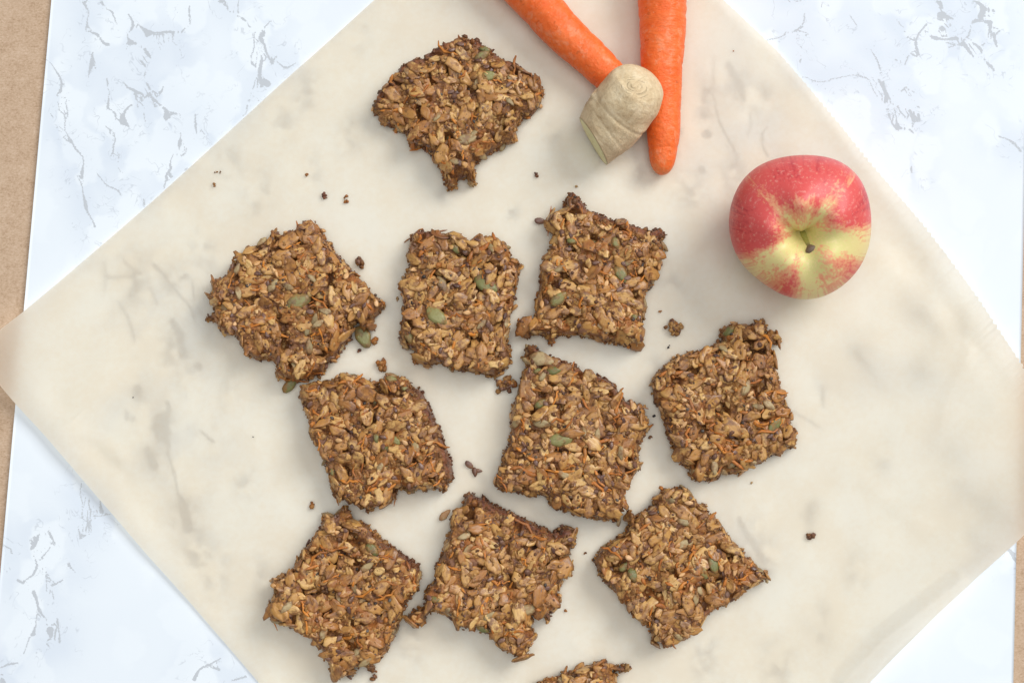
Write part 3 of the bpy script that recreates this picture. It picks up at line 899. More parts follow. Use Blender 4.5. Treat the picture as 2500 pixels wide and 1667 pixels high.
def bits_mesh(name, pos, size, cols, r, aniso=0.45):
    n = len(pos)
    rs = size[:, None, None] * (1 + r.uniform(-0.28, 0.28, (n, 12, 1)))
    sc = 1 + r.uniform(-aniso, aniso, (n, 1, 3))
    q = r.normal(size=(n, 4)); q /= np.linalg.norm(q, axis=1)[:, None]
    w, x, y, z = q.T
    R = np.stack([np.stack([1 - 2 * (y * y + z * z), 2 * (x * y - z * w), 2 * (x * z + y * w)], -1),
                  np.stack([2 * (x * y + z * w), 1 - 2 * (x * x + z * z), 2 * (y * z - x * w)], -1),
                  np.stack([2 * (x * z - y * w), 2 * (y * z + x * w), 1 - 2 * (x * x + y * y)], -1)], 1)
    V = ICO_V[None] * rs * sc
    V = np.einsum('nij,nkj->nki', R, V) + pos[:, None, :]
    Fc = (ICO_F[None] + (np.arange(n) * 12)[:, None, None]).reshape(-1, 3)
    me = mesh_from(name, V.reshape(-1, 3), Fc, M['bits'])
    c = np.repeat(np.concatenate([cols, np.ones((n, 1))], 1), 12, axis=0)
    fattr(me, "col", c, 'FLOAT_COLOR')
    return me


def orient(nrm, spin, tilt, tilt_dir):
    n = Vector(nrm).normalized()
    q = n.to_track_quat('Z', 'Y')
    return (q @ Quaternion((math.cos(tilt_dir), math.sin(tilt_dir), 0), tilt) @ Quaternion((0, 0, 1), spin))


# ------------------------------------------------------------------ oat bars
def build_bar(outline, label, seeds=(), crust=(), H=0.0165, seed=1, tails=()):
    """outline, seeds and crust in photo pixels; seeds: (x, y, length px, image angle deg, kind)"""
    r = np.random.default_rng(seed)
    W = np.array([P(x, y, 0.006)[:2] for x, y in outline])
    cen = (W.min(0) + W.max(0)) / 2
    base = (W - cen) * 0.978
    # ragged edge
    ragged = []
    for i in range(len(base)):
        a, b = base[i], base[(i + 1) % len(base)]
        L = np.hypot(*(b - a)); k = max(1, int(L / 0.0016))
        for j in range(k):
            t = j / k
            p = a + (b - a) * t
            nn = np.array([b[1] - a[1], a[0] - b[0]]) / (L + 1e-9)
            ragged.append(p + nn * r.normal(0, 0.00022))
    poly = np.array(ragged)
    root = bpy.data.objects.new("oat_bar", None)
    root.empty_display_size = 0.02
    COL.objects.link(root)
    root.location = (cen[0], cen[1], REST)
    tag(root, label, "oat bar", "oat bars on the parchment")

    segs = [(poly[i][0], poly[i][1], 0, poly[(i + 1) % len(poly)][0], poly[(i + 1) % len(poly)][1], 0) for i in range(len(poly))]
    csegs = []
    for line in crust:
        q = [P(x, y, 0.006)[:2] - cen for x, y in line]
        csegs += [(a[0], a[1], 0, b[0], b[1], 0) for a, b in zip(q[:-1], q[1:])]

    def fields(xy, rough=True):
        d, off, _ = poly_dist(xy, segs)
        ins = inside(xy, poly)
        dd = np.where(ins, d, -d)
        cm = np.zeros(len(xy))
        if csegs:
            cd, _, _ = poly_dist(xy, csegs)
            cm = np.clip(1 - cd / 0.0088, 0, 1)
            cm = cm * cm * (3 - 2 * cm)
        w = 0.0027 + 0.0011 * vnoise(xy[:, 0] * 160, xy[:, 1] * 160, seed=seed + 5)
        t = np.clip(dd / np.maximum(w, 0.0015), 0, 1)
        prof = (1 - (1 - t) ** 2.4) ** 0.75
        slump = 1 - 0.28 * np.exp(-np.clip(dd, 0, 1) / 0.0050) * (0.5 + 0.5 * vnoise(xy[:, 0] * 60, xy[:, 1] * 60, seed=seed + 8))
        h = H * prof * slump * (1 + 0.13 * vnoise(xy[:, 0] * 55, xy[:, 1] * 55, seed=seed + 1) + 0.09 * vnoise(xy[:, 0] * 130, xy[:, 1] * 130, seed=seed + 14))
        if rough:
            k = np.clip(dd / 0.0015, 0, 1) * (1 - 0.6 * cm)
            h = h + k * (0.0010 * vnoise(xy[:, 0] * 330, xy[:, 1] * 330, seed=seed + 2) + 0.0006 * vnoise(xy[:, 0] * 760, xy[:, 1] * 760, seed=seed + 3))
            pit = np.clip(vnoise(xy[:, 0] * 190, xy[:, 1] * 190, seed=seed + 4) - 0.36, 0, 1)
            h = h - k * pit * 0.0130
        return dd, off, np.maximum(h, 0.0), cm

    g = 0.00085
    lo, hi = poly.min(0) - 2 * g, poly.max(0) + 2 * g
    nx, ny = int((hi[0] - lo[0]) / g) + 1, int((hi[1] - lo[1]) / g) + 1
    X, Y = np.meshgrid(lo[0] + np.arange(nx) * g, lo[1] + np.arange(ny) * g)
    xy = np.stack([X.ravel(), Y.ravel()], 1)
    dd, off, h, cm = fields(xy)
    outb = dd < 0
    pos = xy.copy()
    pos[outb] = xy[outb] - off[outb]
    h[outb] = 0
    idx = np.arange(nx * ny).reshape(ny, nx)
    quads = np.stack([idx[:-1, :-1], idx[:-1, 1:], idx[1:, 1:], idx[1:, :-1]], -1).reshape(-1, 4)
    keep = (dd[quads] > 0).any(1) & (dd[quads] > -2 * g).all(1)
    quads = quads[keep]
    used, inv = np.unique(quads, return_inverse=True)
    q2 = inv.reshape(-1, 4)
    V = np.concatenate([pos[used], h[used][:, None]], 1)
    # sideways jitter for crumbly walls
    jit = 0.00045 * np.stack([vnoise(V[:, 0] * 500, V[:, 1] * 500, V[:, 2] * 500, seed=seed + 21), vnoise(V[:, 0] * 500, V[:, 1] * 500, V[:, 2] * 500, seed=seed + 22)], 1)
    V[:, :2] += jit * (V[:, 2:3] > 0.0004)
    me = mesh_from("baked_body", V, q2, M['body'])
    fattr(me, "crust", cm[used])
    link("baked_body", me, root)

    # --- smooth normals for placing grains
    def normal_at(xyq):
        e = 0.0009
        _, _, a, _ = fields(xyq + (e, 0), False); _, _, b, _ = fields(xyq - (e, 0), False)
        _, _, c, _ = fields(xyq + (0, e), False); _, _, d_, _ = fields(xyq - (0, e), False)
        n = np.stack([-(a - b) / (2 * e), -(c - d_) / (2 * e), np.ones(len(xyq))], 1)
        return n / np.linalg.norm(n, axis=1)[:, None]

    area = len(quads) * g * g * 1e6                                     # mm2
    cand = r.uniform(lo, hi, (int(area * 2.6), 2))
    cdd, coff, ch, ccm = fields(cand)
    ok = cdd > 0.0002
    cand, ch, ccm, cdd = cand[ok], ch[ok], ccm[ok], cdd[ok]
    cn = normal_at(cand)
    # rim and walls have more real area than their plan
    wgt = np.clip(1.0 / np.maximum(cn[:, 2], 0.22), 1, 4.0)
    keepp = r.random(len(cand)) < wgt / 4.0
    cand, ch, ccm, cdd, cn = cand[keepp], ch[keepp], ccm[keepp], cdd[keepp], cn[keepp]
    # wall grains sit anywhere down the wall
    wall = np.clip((0.0030 - cdd) / 0.0030, 0, 1)
    zone = vnoise(cand[:, 0] * 105, cand[:, 1] * 105, seed=seed + 31)
    pitc = vnoise(cand[:, 0] * 190, cand[:, 1] * 190, seed=seed + 4) - 0.36
    placed = []
    # pumpkin and other seeds traced in the photo come first
    for (sx, sy, ln, ang, kind) in seeds:
        w0 = P(sx, sy, H)[:2] - cen
        d1, _, hh, c1 = fields(np.array([w0]))
        src, nm, L0 = {'p': (PUMP, "pumpkin_seed", 0.012), 's': (SUNF, "sunflower_seed", 0.009), 'o': (OATS, "oat_flake", 0.0078)}[kind]
        nrm = normal_at(np.array([w0]))[0] if d1[0] > 0.002 else np.array([0, 0, 1.0])
        nrm = nrm * 0.5 + np.array([0, 0, 0.5])
        o = link(nm, src[int(r.integers(len(src)))], root)
        sc = ln * PXM / L0
        z = hh[0] + 0.0003 if d1[0] > 0.0015 else 0.0026
        o.location = (w0[0], w0[1], z)
        o.rotation_mode = 'QUATERNION'
        o.rotation_quaternion = Vector(nrm).normalized().to_track_quat('Z', 'Y') @ Quaternion((0, 0, 1), -math.radians(ang) - (math.pi / 2 if False else 0))
        # spin measured in world, correct for the track quaternion's own twist
        q = Vector(nrm).normalized()
        ref = Vector((math.cos(-math.radians(ang)), math.sin(-math.radians(ang)), 0))
        xa = (ref - q * ref.dot(q)).normalized(); ya = q.cross(xa)
        mt = Matrix((xa, ya, q)).transposed()
        o.rotation_quaternion = mt.to_quaternion() @ Quaternion((1, 0, 0), r.normal(0, 0.12))
        o.scale = (sc, sc * r.uniform(0.92, 1.12), max(0.9, sc))
        placed.append((w0[0], w0[1], z, 0.62 * ln * PXM * 0.55))

    n_oat = min(205, int(area / 22))
    plan = [('oat_flake', OATS, n_oat, 0.0039, (0.85, 1.68), 0.20),
            ('sunflower_seed', SUNF, int(area / 420), 0.0030, (0.75, 1.0), 0.3),
            ('golden_flax_seed', GFLAX, int(area / 165), 0.0023, (0.85, 1.1), 0.35),
            ('brown_flax_seed', FLAX, int(area / 190), 0.0021, (0.85, 1.1), 0.35),
            ('oat_flake', FRAG, min(75, int(area / 60)), 0.0021, (0.8, 1.3), 0.45),
            ('carrot_shred', SHRED, int(area / 110), 0.0015, (0.6, 1.2), 0.22)]
    i0 = 0
    for nm, src, num, space, scl, tsd in plan:
        cnt = 0
        arr = np.array([p[:3] for p in placed]) if placed else np.zeros((0, 3))
        rad = np.array([p[3] for p in placed]) if placed else np.zeros(0)
        tries = 0
        while cnt < num and tries < num * 6:
            tries += 1
            i = int(r.integers(len(cand)))
            if nm != 'carrot_shred' and ccm[i] > 0.30 and r.random() < 0.92:
                continue
            if nm == 'carrot_shred' and cdd[i] < 0.0035 and r.random() < 0.8:
                continue
            if src is OATS and cdd[i] < 0.0011:
                continue
            if (zone[i] > 0.42 and r.random() < 0.6) or (pitc[i] > 0.10 and r.random() < 0.85):
                continue
            z = ch[i]
            if wall[i] > 0.25:
                z = z * r.uniform(0.25, 1.0)
            p = np.array([cand[i][0], cand[i][1], z])
            if len(arr):
                dist = np.linalg.norm((arr - p) * (1, 1, 0.8), axis=1)
                lim = np.maximum(space, rad) if nm != 'carrot_shred' else np.minimum(rad, 0.0025)
                if (dist < lim).any():
                    continue
            n = cn[i]
            sink = {'oat_flake': r.uniform(-0.0007, 0.0007), 'carrot_shred': r.uniform(-0.0001, 0.0009)}.get(nm, r.uniform(0.0003, 0.0013))
            loc = p + n * sink
            loc[2] = max(loc[2], 0.0006)
            o = link(nm, src[int(r.integers(len(src)))], root)
            o.location = loc
            o.rotation_mode = 'QUATERNION'
            o.rotation_quaternion = orient(n, r.uniform(0, 6.283), r.normal(0, tsd), r.uniform(0, 6.283))
            s = r.uniform(*scl)
            o.scale = (s, s * r.uniform(0.88, 1.12), s)
            tst = min(1.0, 0.85 * ccm[i] + 0.10 * r.random())
            o.color = (1 - tst, 1, 1, 1)
            arr = np.vstack([arr, p]); rad = np.append(rad, 0.0016)
            placed.append((p[0], p[1], p[2], 0.0016 if nm != 'carrot_shred' else 0.0008))
            cnt += 1

    # --- small crumb between the grains, and loose crumb along the foot
    nb = int(area / 3.0)
    ii = r.integers(len(cand), size=nb)
    p = np.concatenate([cand[ii], ch[ii][:, None]], 1)
    wl = wall[ii] > 0.2
    p[wl, 2] *= r.uniform(0.1, 1.0, wl.sum())
    p = p + cn[ii] * r.uniform(-0.0003, 0.0007, (nb, 1))
    size = r.uniform(0.00045, 0.00095, nb) * (1 + 0.7 * (r.random(nb) < 0.22))
    cols = BIT_COLS[r.integers(len(BIT_COLS), size=nb)] * r.uniform(0.8, 1.15, (nb, 1))
    toast = ccm[ii][:, None] * 0.85
    cols = cols * (1 - toast) + np.array([(0.10, 0.034, 0.020)]) * toast
    chi = r.random(nb) < 0.06
    size[chi] = r.uniform(0.0007, 0.00095, chi.sum())
    cols[chi] = CHIA[r.integers(len(CHIA), size=chi.sum())]
    # foot fringe
    nf = int(len(poly) * 1.4)
    fi = r.integers(len(poly), size=nf)
    fp = poly[fi] + r.normal(0, 0.00038, (nf, 2))
    fz = r.uniform(0.0002, 0.0055, nf)
    fpos = np.concatenate([fp, fz[:, None]], 1)
    fsz = r.uniform(0.0004, 0.0011, nf)
    fcol = BIT_COLS[r.integers(len(BIT_COLS), size=nf)] * r.uniform(0.95, 1.3, (nf, 1))
    if csegs:
        fcd, _, _ = poly_dist(fp, csegs)
        ft = np.clip(1 - fcd / 0.006, 0, 1)[:, None] * 0.8
        fcol = fcol * (1 - ft) + np.array([(0.10, 0.034, 0.020)]) * ft
    me = bits_mesh("crumb_filling", np.concatenate([p, fpos]), np.concatenate([size, fsz]), np.concatenate([cols, fcol]), r, 0.62)
    cf = link("crumb_filling", me, root)
    cf["kind"] = "stuff"
    return root


def seedsT(ox, oy, s, lst):
    return [(ox + x / s, oy + y / s, l / s, a, k) for x, y, l, a, k in lst]


BARS = []
# 1 top bar
build_bar(T(880, 60, 3.646, [(940, 125), (1060, 165), (1190, 250), (1270, 310), (1400, 370), (1500, 450), (1590, 490), (1645, 575), (1620, 640), (1610, 710), (1570, 770), (1500, 830), (1450, 820),
    (1400, 900), (1380, 960), (1390, 1050), (1290, 1060), (1240, 1100), (1170, 1150), (1110, 1170), (1050, 1230), (1000, 1260), (1015, 1340), (1020, 1420), (990, 1430), (940, 1370), (860, 1390),
    (850, 1460), (780, 1480), (750, 1420), (740, 1340), (700, 1270), (650, 1200), (600, 1130), (540, 1080), (440, 1095), (430, 1020), (380, 960), (310, 930), (220, 890), (170, 870), (150, 790),
    (95, 800), (110, 710), (140, 640), (200, 560), (300, 470), (340, 380), (450, 335), (560, 310), (640, 240), (740, 190), (830, 145)]),
    "topmost oat bar, its narrow torn corner pointing down, left of the carrots",
    seedsT(880, 60, 3.646, [(1085, 285, 150, -30, 'p'), (1150, 470, 150, -5, 'p'), (790, 985, 130, 50, 'p'), (955, 1020, 210, -12, 's'), (1110, 225, 110, 15, 'p'), (1265, 1040, 100, -55, 's'), (800, 510, 130, 5, 'o'),
                            (520, 550, 140, 45, 'o'), (410, 565, 110, 10, 'o'), (1390, 680, 150, 45, 'o')]),
    [T(880, 60, 3.646, [(150, 640), (330, 420), (560, 310), (830, 145), (940, 125), (1190, 250)]), T(880, 60, 3.646, [(1280, 320), (1480, 440), (1590, 500)])], seed=11)
# 2 left bar
build_bar(T(480, 500, 3.266, [(860, 120), (940, 130), (985, 180), (1020, 250), (1090, 340), (1150, 430), (1220, 490), (1290, 560), (1350, 630), (1390, 690), (1450, 730), (1510, 790), (1480, 850),
    (1430, 900), (1420, 990), (1360, 990), (1300, 930), (1240, 960), (1240, 1060), (1190, 1120), (1150, 1180), (1120, 1240), (1030, 1270), (1020, 1350), (940, 1370), (880, 1400), (760, 1410),
    (700, 1400), (620, 1370), (650, 1310), (600, 1240), (520, 1240), (460, 1240), (380, 1190), (350, 1110), (300, 1050), (250, 1020), (180, 1010), (160, 930), (60, 915), (60, 890), (140, 860),
    (130, 800), (80, 730), (130, 690), (110, 610), (160, 580), (250, 560), (270, 480), (260, 450), (330, 420), (390, 370), (390, 330), (470, 340), (510, 280), (590, 260), (590, 180), (680, 240),
    (760, 210), (830, 180)]),
    "leftmost oat bar, crumbly, with a green pumpkin seed poking out at its right",
    seedsT(480, 500, 3.266, [(1310, 1035, 205, 65, 'p'), (715, 1425, 150, -45, 'p'), (820, 770, 210, -20, 'p'), (740, 290, 190, -35, 'o'), (760, 600, 140, 60, 'o'), (610, 645, 130, -50, 's'), (340, 710, 110, 80, 's'),
                             (720, 1200, 130, -55, 'o'), (1170, 640, 150, 10, 'o'), (860, 1080, 150, 0, 'o')]),
    [], seed=23)
# 3 centre bar
build_bar(T(940, 440, 3.136, [(230, 385), (330, 395), (440, 405), (520, 405), (590, 420), (640, 460), (690, 430), (770, 420), (850, 440), (910, 470), (950, 530), (960, 600), (1010, 595), (1055, 640),
    (1030, 690), (1015, 780), (1000, 880), (985, 970), (960, 1030), (945, 1110), (950, 1190), (940, 1260), (965, 1300), (965, 1390), (920, 1460), (850, 1515), (780, 1500), (700, 1480), (620, 1470),
    (540, 1460), (470, 1430), (400, 1400), (310, 1430), (215, 1390), (220, 1300), (130, 1280), (100, 1210), (110, 1130), (130, 1070), (150, 990), (135, 900), (130, 820), (160, 720), (180, 640),
    (165, 570), (185, 480), (195, 410)]),
    "upright oblong oat bar with three green seeds, middle of the upper row",
    seedsT(940, 440, 3.136, [(775, 800, 200, 32, 'p'), (400, 1045, 200, 42, 'p'), (180, 1190, 125, 70, 'p'), (540, 530, 90, 55, 'p'), (440, 800, 150, 60, 's'), (750, 470, 130, 60, 'o'), (370, 855, 130, -60, 'o'),
                             (760, 900, 130, 15, 'o'), (880, 1120, 150, -15, 'o'), (690, 1070, 130, -25, 'o'), (790, 1370, 120, -40, 'o')]),
    [T(940, 440, 3.136, [(230, 388), (440, 408)])], seed=37)
# 4 upper right bar
build_bar(T(940, 440, 3.136, [(1405, 90), (1450, 90), (1490, 140), (1530, 180), (1550, 235), (1620, 245), (1700, 280), (1790, 310), (1880, 335), (1960, 365), (2030, 395), (2100, 370), (2170, 410),
    (2110, 455), (2135, 500), (2135, 580), (2110, 650), (2090, 720), (2060, 790), (2020, 840), (1980, 890), (2000, 960), (1990, 1050), (1970, 1120), (1980, 1200), (1970, 1270), (1930, 1300), (1850, 1280),
    (1760, 1250), (1670, 1240), (1600, 1215), (1500, 1195), (1400, 1190), (1310, 1190), (1275, 1265), (1245, 1255), (1240, 1195), (1150, 1190), (1050, 1205), (1010, 1180), (1005, 1090), (1040, 1060),
    (1110, 1080), (1150, 1070), (1140, 990), (1150, 920), (1170, 830), (1180, 740), (1205, 650), (1230, 570), (1270, 480), (1290, 410), (1240, 370), (1230, 270), (1310, 255), (1350, 230), (1380, 220),
    (1375, 160)]),
    "oat bar with a burnt horn at its top and dark crust, below the ginger",
    seedsT(940, 440, 3.136, [(1810, 715, 160, 60, 'p'), (1330, 910, 150, -40, 'p'), (1605, 490, 100, 30, 'p'), (1765, 490, 100, 70, 'p'), (1430, 470, 80, 10, 'p'), (1910, 1050, 80, -50, 'p'), (1500, 745, 130, 35, 'o'),
                             (1320, 620, 130, -10, 'o'), (1660, 890, 130, 60, 'o'), (1550, 900, 150, 30, 'o'), (1330, 330, 170, 65, 'o'), (1430, 360, 130, 80, 'o'), (2030, 540, 130, -50, 'o')]),
    [T(940, 440, 3.136, [(1420, 110), (1470, 200), (1540, 240), (1700, 290), (1880, 345), (2030, 400), (2150, 410)])], seed=41)
# 5 middle left bar
build_bar(T(700, 880, 3.92, [(120, 240), (200, 230), (280, 200), (370, 190), (440, 180), (490, 140), (560, 125), (640, 130), (720, 155), (770, 185), (830, 185), (875, 225), (905, 235), (920, 170),
    (990, 120), (1060, 150), (1130, 160), (1190, 210), (1210, 260), (1265, 250), (1300, 290), (1335, 340), (1370, 420), (1420, 520), (1460, 640), (1510, 760), (1550, 870), (1590, 960), (1605, 1070),
    (1600, 1160), (1540, 1170), (1555, 1220), (1510, 1260), (1430, 1230), (1340, 1240), (1260, 1245), (1200, 1275), (1120, 1230), (1040, 1240), (1045, 1330), (980, 1370), (920, 1400), (850, 1410),
    (760, 1450), (740, 1410), (650, 1400), (560, 1350), (460, 1320), (440, 1250), (410, 1170), (400, 1100), (370, 1020), (340, 940), (320, 850), (280, 800), (245, 760), (230, 690), (210, 620),
    (200, 540), (165, 500), (150, 420), (115, 360), (140, 300)]),
    "oat bar with a smooth dark crust curving down its right side",
    seedsT(700, 880, 3.92, [(830, 350, 165, 80, 'p'), (1000, 175, 110, 5, 'p'), (615, 140, 110, 0, 'p'), (1130, 265, 100, 30, 'p'), (1040, 765, 130, 40, 'p'), (960, 850, 110, 0, 'p'), (860, 745, 90, 80, 'p'),
                            (435, 1070, 80, 80, 'p'), (1125, 195, 150, 35, 'o'), (490, 680, 180, 25, 'o'), (490, 500, 140, 0, 'o'), (990, 490, 150, -40, 'o'), (770, 1330, 150, -45, 'o'), (930, 1160, 110, -40, 'o'),
                            (720, 1230, 110, 40, 'o'), (1240, 840, 130, 70, 's')]),
    [T(700, 880, 3.92, [(1270, 260), (1370, 420), (1460, 640), (1550, 870), (1600, 1060)]), T(700, 880, 3.92, [(1375, 430), (1470, 650), (1555, 870)])], seed=53)
# 6 middle bar
build_bar(T(1180, 800, 3.136, [(320, 125), (400, 125), (430, 175), (500, 200), (580, 245), (660, 265), (730, 290), (780, 345), (850, 345), (920, 370), (1000, 420), (1020, 460), (1060, 510), (1100, 560),
    (1150, 555), (1200, 580), (1250, 600), (1240, 650), (1270, 700), (1270, 780), (1230, 840), (1200, 910), (1210, 1000), (1200, 1080), (1150, 1150), (1110, 1230), (1080, 1300), (1090, 1370), (1040, 1440),
    (1040, 1505), (980, 1480), (900, 1485), (830, 1470), (750, 1440), (680, 1430), (600, 1390), (530, 1390), (500, 1320), (430, 1290), (320, 1290), (250, 1260), (170, 1260), (100, 1240), (65, 1180),
    (100, 1130), (130, 1060), (130, 960), (190, 900), (200, 800), (205, 700), (220, 600), (250, 540), (270, 470), (290, 400), (300, 330), (330, 280), (285, 215), (330, 200)]),
    "large oat bar in the middle of the sheet, narrow tip at its top left",
    seedsT(1180, 800, 3.136, [(590, 860, 195, -5, 'p'), (440, 580, 110, -35, 'p'), (450, 735, 140, 5, 's'), (455, 240, 200, 15, 's'), (540, 330, 110, 0, 'p'), (420, 330, 80, -10, 'p'), (555, 390, 150, -10, 'o'),
                              (370, 440, 110, 25, 'o'), (790, 510, 120, 75, 'o'), (335, 740, 120, 70, 'o'), (560, 990, 160, 10, 'o'), (350, 1120, 200, -50, 'o'), (660, 740, 130, 50, 'o'), (660, 1210, 120, -30, 'o'),
                              (1060, 1010, 140, 60, 'o'), (1150, 610, 110, 70, 'o'), (270, 910, 110, 15, 'o'), (390, 830, 120, 10, 'o')]),
    [T(1180, 800, 3.136, [(430, 185), (580, 250), (730, 295)]), T(1180, 800, 3.136, [(850, 350), (1000, 430), (1090, 545)])], seed=67)
# 7 right bar
build_bar(T(1560, 760, 3.564, [(720, 130), (780, 110), (830, 90), (900, 115), (960, 110), (1010, 100), (1080, 65), (1105, 130), (1100, 170), (1150, 165), (1230, 190), (1240, 275), (1180, 260),
    (1140, 290), (1165, 330), (1190, 430), (1210, 520), (1225, 600), (1240, 680), (1260, 750), (1305, 830), (1320, 900), (1330, 970), (1375, 1030), (1365, 1190), (1290, 1200), (1220, 1250), (1150, 1270),
    (1080, 1310), (1000, 1340), (930, 1400), (820, 1420), (720, 1430), (660, 1470), (570, 1490), (490, 1480), (445, 1440), (430, 1370), (360, 1330), (310, 1250), (290, 1180), (250, 1090), (220, 1000),
    (200, 920), (180, 830), (120, 800), (120, 710), (95, 600), (140, 540), (200, 480), (250, 430), (330, 390), (400, 360), (480, 350), (560, 320), (640, 300), (690, 260), (730, 240), (715, 180)]),
    "rightmost oat bar below the apple, large green seed near its right corner",
    seedsT(1560, 760, 3.564, [(1185, 995, 195, -55, 'p'), (790, 165, 130, -35, 'p'), (925, 665, 150, -65, 's'), (725, 690, 170, 85, 'o'), (1040, 430, 150, 70, 'o'), (1165, 580, 150, 65, 'o'), (510, 1240, 170, -30, 'o'),
                              (640, 1000, 140, -10, 'o'), (1150, 200, 90, 80, 'o'), (1195, 220, 100, 30, 'o'), (830, 1320, 120, -40, 's'), (400, 450, 160, -40, 'o'), (790, 810, 90, 50, 'o'), (840, 760, 110, -25, 'o')]),
    [], seed=71)
# 8 lower left bar
build_bar(T(640, 1200, 3.357, [(655, 95), (680, 110), (720, 165), (740, 210), (800, 240), (880, 260), (890, 300), (940, 340), (990, 385), (1060, 440), (1130, 480), (1200, 530), (1260, 570), (1300, 630),
    (1310, 690), (1290, 770), (1240, 860), (1180, 920), (1160, 1000), (1140, 1050), (1110, 1130), (1080, 1190), (1050, 1270), (1010, 1340), (960, 1390), (900, 1420), (930, 1470), (870, 1465), (850, 1440),
    (780, 1440), (725, 1440), (740, 1530), (715, 1525), (690, 1490), (640, 1540), (560, 1490), (560, 1410), (520, 1370), (490, 1300), (430, 1250), (380, 1200), (310, 1160), (220, 1120), (140, 1090),
    (70, 1050), (40, 950), (70, 880), (100, 810), (70, 730), (160, 690), (220, 670), (260, 610), (310, 520), (340, 460), (390, 400), (440, 330), (490, 270), (490, 190), (530, 165), (580, 190), (640, 150)]),
    "bottom left oat bar with two olive seeds in its upper half",
    seedsT(640, 1200, 3.357, [(340, 585, 150, 0, 'p'), (905, 475, 130, 45, 'p'), (460, 410, 150, -60, 'o'), (640, 400, 160, -60, 'o'), (650, 660, 120, 0, 'o'), (1195, 700, 160, -50, 'o'), (310, 850, 130, 20, 'o'),
                              (530, 930, 160, -35, 'o'), (860, 615, 130, -30, 's'), (850, 940, 110, 10, 'o'), (810, 1340, 120, 30, 'o'), (400, 980, 130, 50, 'o'), (640, 880, 120, 70, 's'), (1000, 700, 110, -40, 'o')]),
    [T(640, 1200, 3.357, [(1060, 445), (1200, 535), (1260, 580)])], seed=83)
# 9 lower middle bar
build_bar(T(980, 1180, 3.484, [(560, 70), (610, 70), (640, 110), (690, 105), (770, 160), (850, 195), (940, 240), (1030, 280), (1110, 320), (1190, 360), (1260, 400), (1350, 410), (1370, 360), (1440, 365),
    (1495, 410), (1480, 480), (1490, 530), (1440, 560), (1465, 600), (1400, 620), (1400, 660), (1480, 690), (1450, 780), (1400, 800), (1370, 830), (1380, 880), (1340, 920), (1360, 990), (1330, 1060),
    (1270, 1110), (1280, 1180), (1255, 1185), (1230, 1140), (1190, 1130), (1110, 1130), (1110, 1230), (1140, 1260), (1130, 1350), (1080, 1400), (1070, 1490), (990, 1500), (940, 1450), (850, 1420),
    (810, 1350), (780, 1280), (700, 1270), (640, 1240), (580, 1250), (490, 1230), (440, 1170), (390, 1120), (330, 1110), (240, 1080), (190, 1150), (190, 1200), (80, 1220), (10, 1160), (80, 1100),
    (160, 1060), (210, 1000), (180, 950), (230, 860), (280, 830), (280, 740), (310, 650), (350, 560), (380, 460), (410, 380), (420, 300), (440, 220), (490, 210), (520, 150)]),
    "bottom middle oat bar with dark crusted upper edge and notched lower corner",
    seedsT(980, 1180, 3.484, [(240, 905, 130, -50, 'p'), (290, 985, 110, 10, 'p'), (690, 1235, 120, 30, 'p'), (1430, 405, 150, 12, 'o'), (670, 280, 170, 70, 'o'), (690, 510, 160, 40, 'o'), (510, 630, 150, 75, 'o'),
                              (545, 800, 200, 80, 'o'), (670, 780, 160, -35, 'o'), (905, 315, 120, -45, 'o'), (995, 820, 160, 60, 'o'), (810, 1270, 150, -50, 'o'), (570, 350, 140, -30, 'o'), (1080, 1070, 200, -15, 's'),
                              (730, 1000, 100, 30, 'o'), (1300, 1060, 110, -40, 's'), (420, 830, 140, -50, 'o'), (900, 640, 150, 10, 'o')]),
    [T(980, 1180, 3.484, [(640, 115), (850, 200), (1030, 285), (1190, 365), (1350, 420)]), T(980, 1180, 3.484, [(700, 130), (1030, 300), (1260, 410)])], seed=97)
# 10 lower right bar
build_bar(T(1420, 1170, 3.486, [(680, 70), (760, 80), (850, 55), (900, 80), (950, 140), (990, 190), (1060, 210), (1070, 250), (1130, 320), (1180, 390), (1230, 450), (1290, 520), (1350, 580), (1410, 650),
    (1470, 710), (1530, 780), (1600, 790), (1600, 850), (1540, 850), (1480, 900), (1400, 950), (1340, 1000), (1270, 1050), (1190, 1090), (1110, 1130), (1040, 1190), (990, 1230), (970, 1300), (910, 1350),
    (840, 1370), (770, 1420), (700, 1450), (680, 1410), (600, 1410), (590, 1340), (580, 1250), (520, 1210), (450, 1190), (400, 1100), (340, 1040), (290, 980), (230, 910), (160, 850), (130, 770), (85, 700),
    (130, 620), (200, 560), (280, 500), (370, 450), (390, 370), (370, 310), (410, 250), (450, 310), (510, 280), (580, 230), (620, 210), (600, 160), (660, 120)]),
    "bottom right diamond-shaped oat bar with a pair of green seeds in its middle",
    seedsT(1420, 1170, 3.486, [(1120, 725, 160, 75, 'p'), (1030, 790, 130, 60, 'p'), (380, 740, 130, -35, 'p'), (435, 815, 130, 70, 'p'), (770, 420, 140, 30, 'o'), (880, 550, 170, -20, 's'), (880, 360, 140, 10, 's'),
                               (650, 520, 170, -10, 'o'), (620, 660, 190, -30, 'o'), (1050, 620, 190, -20, 'o'), (740, 1165, 180, -15, 'o'), (900, 1130, 170, 10, 'o'), (890, 1250, 140, 40, 'o'), (1000, 940, 120, 55, 's'),
                               (740, 130, 140, -45, 'o'), (1130, 500, 170, -20, 'o')]),
    [], seed=101)
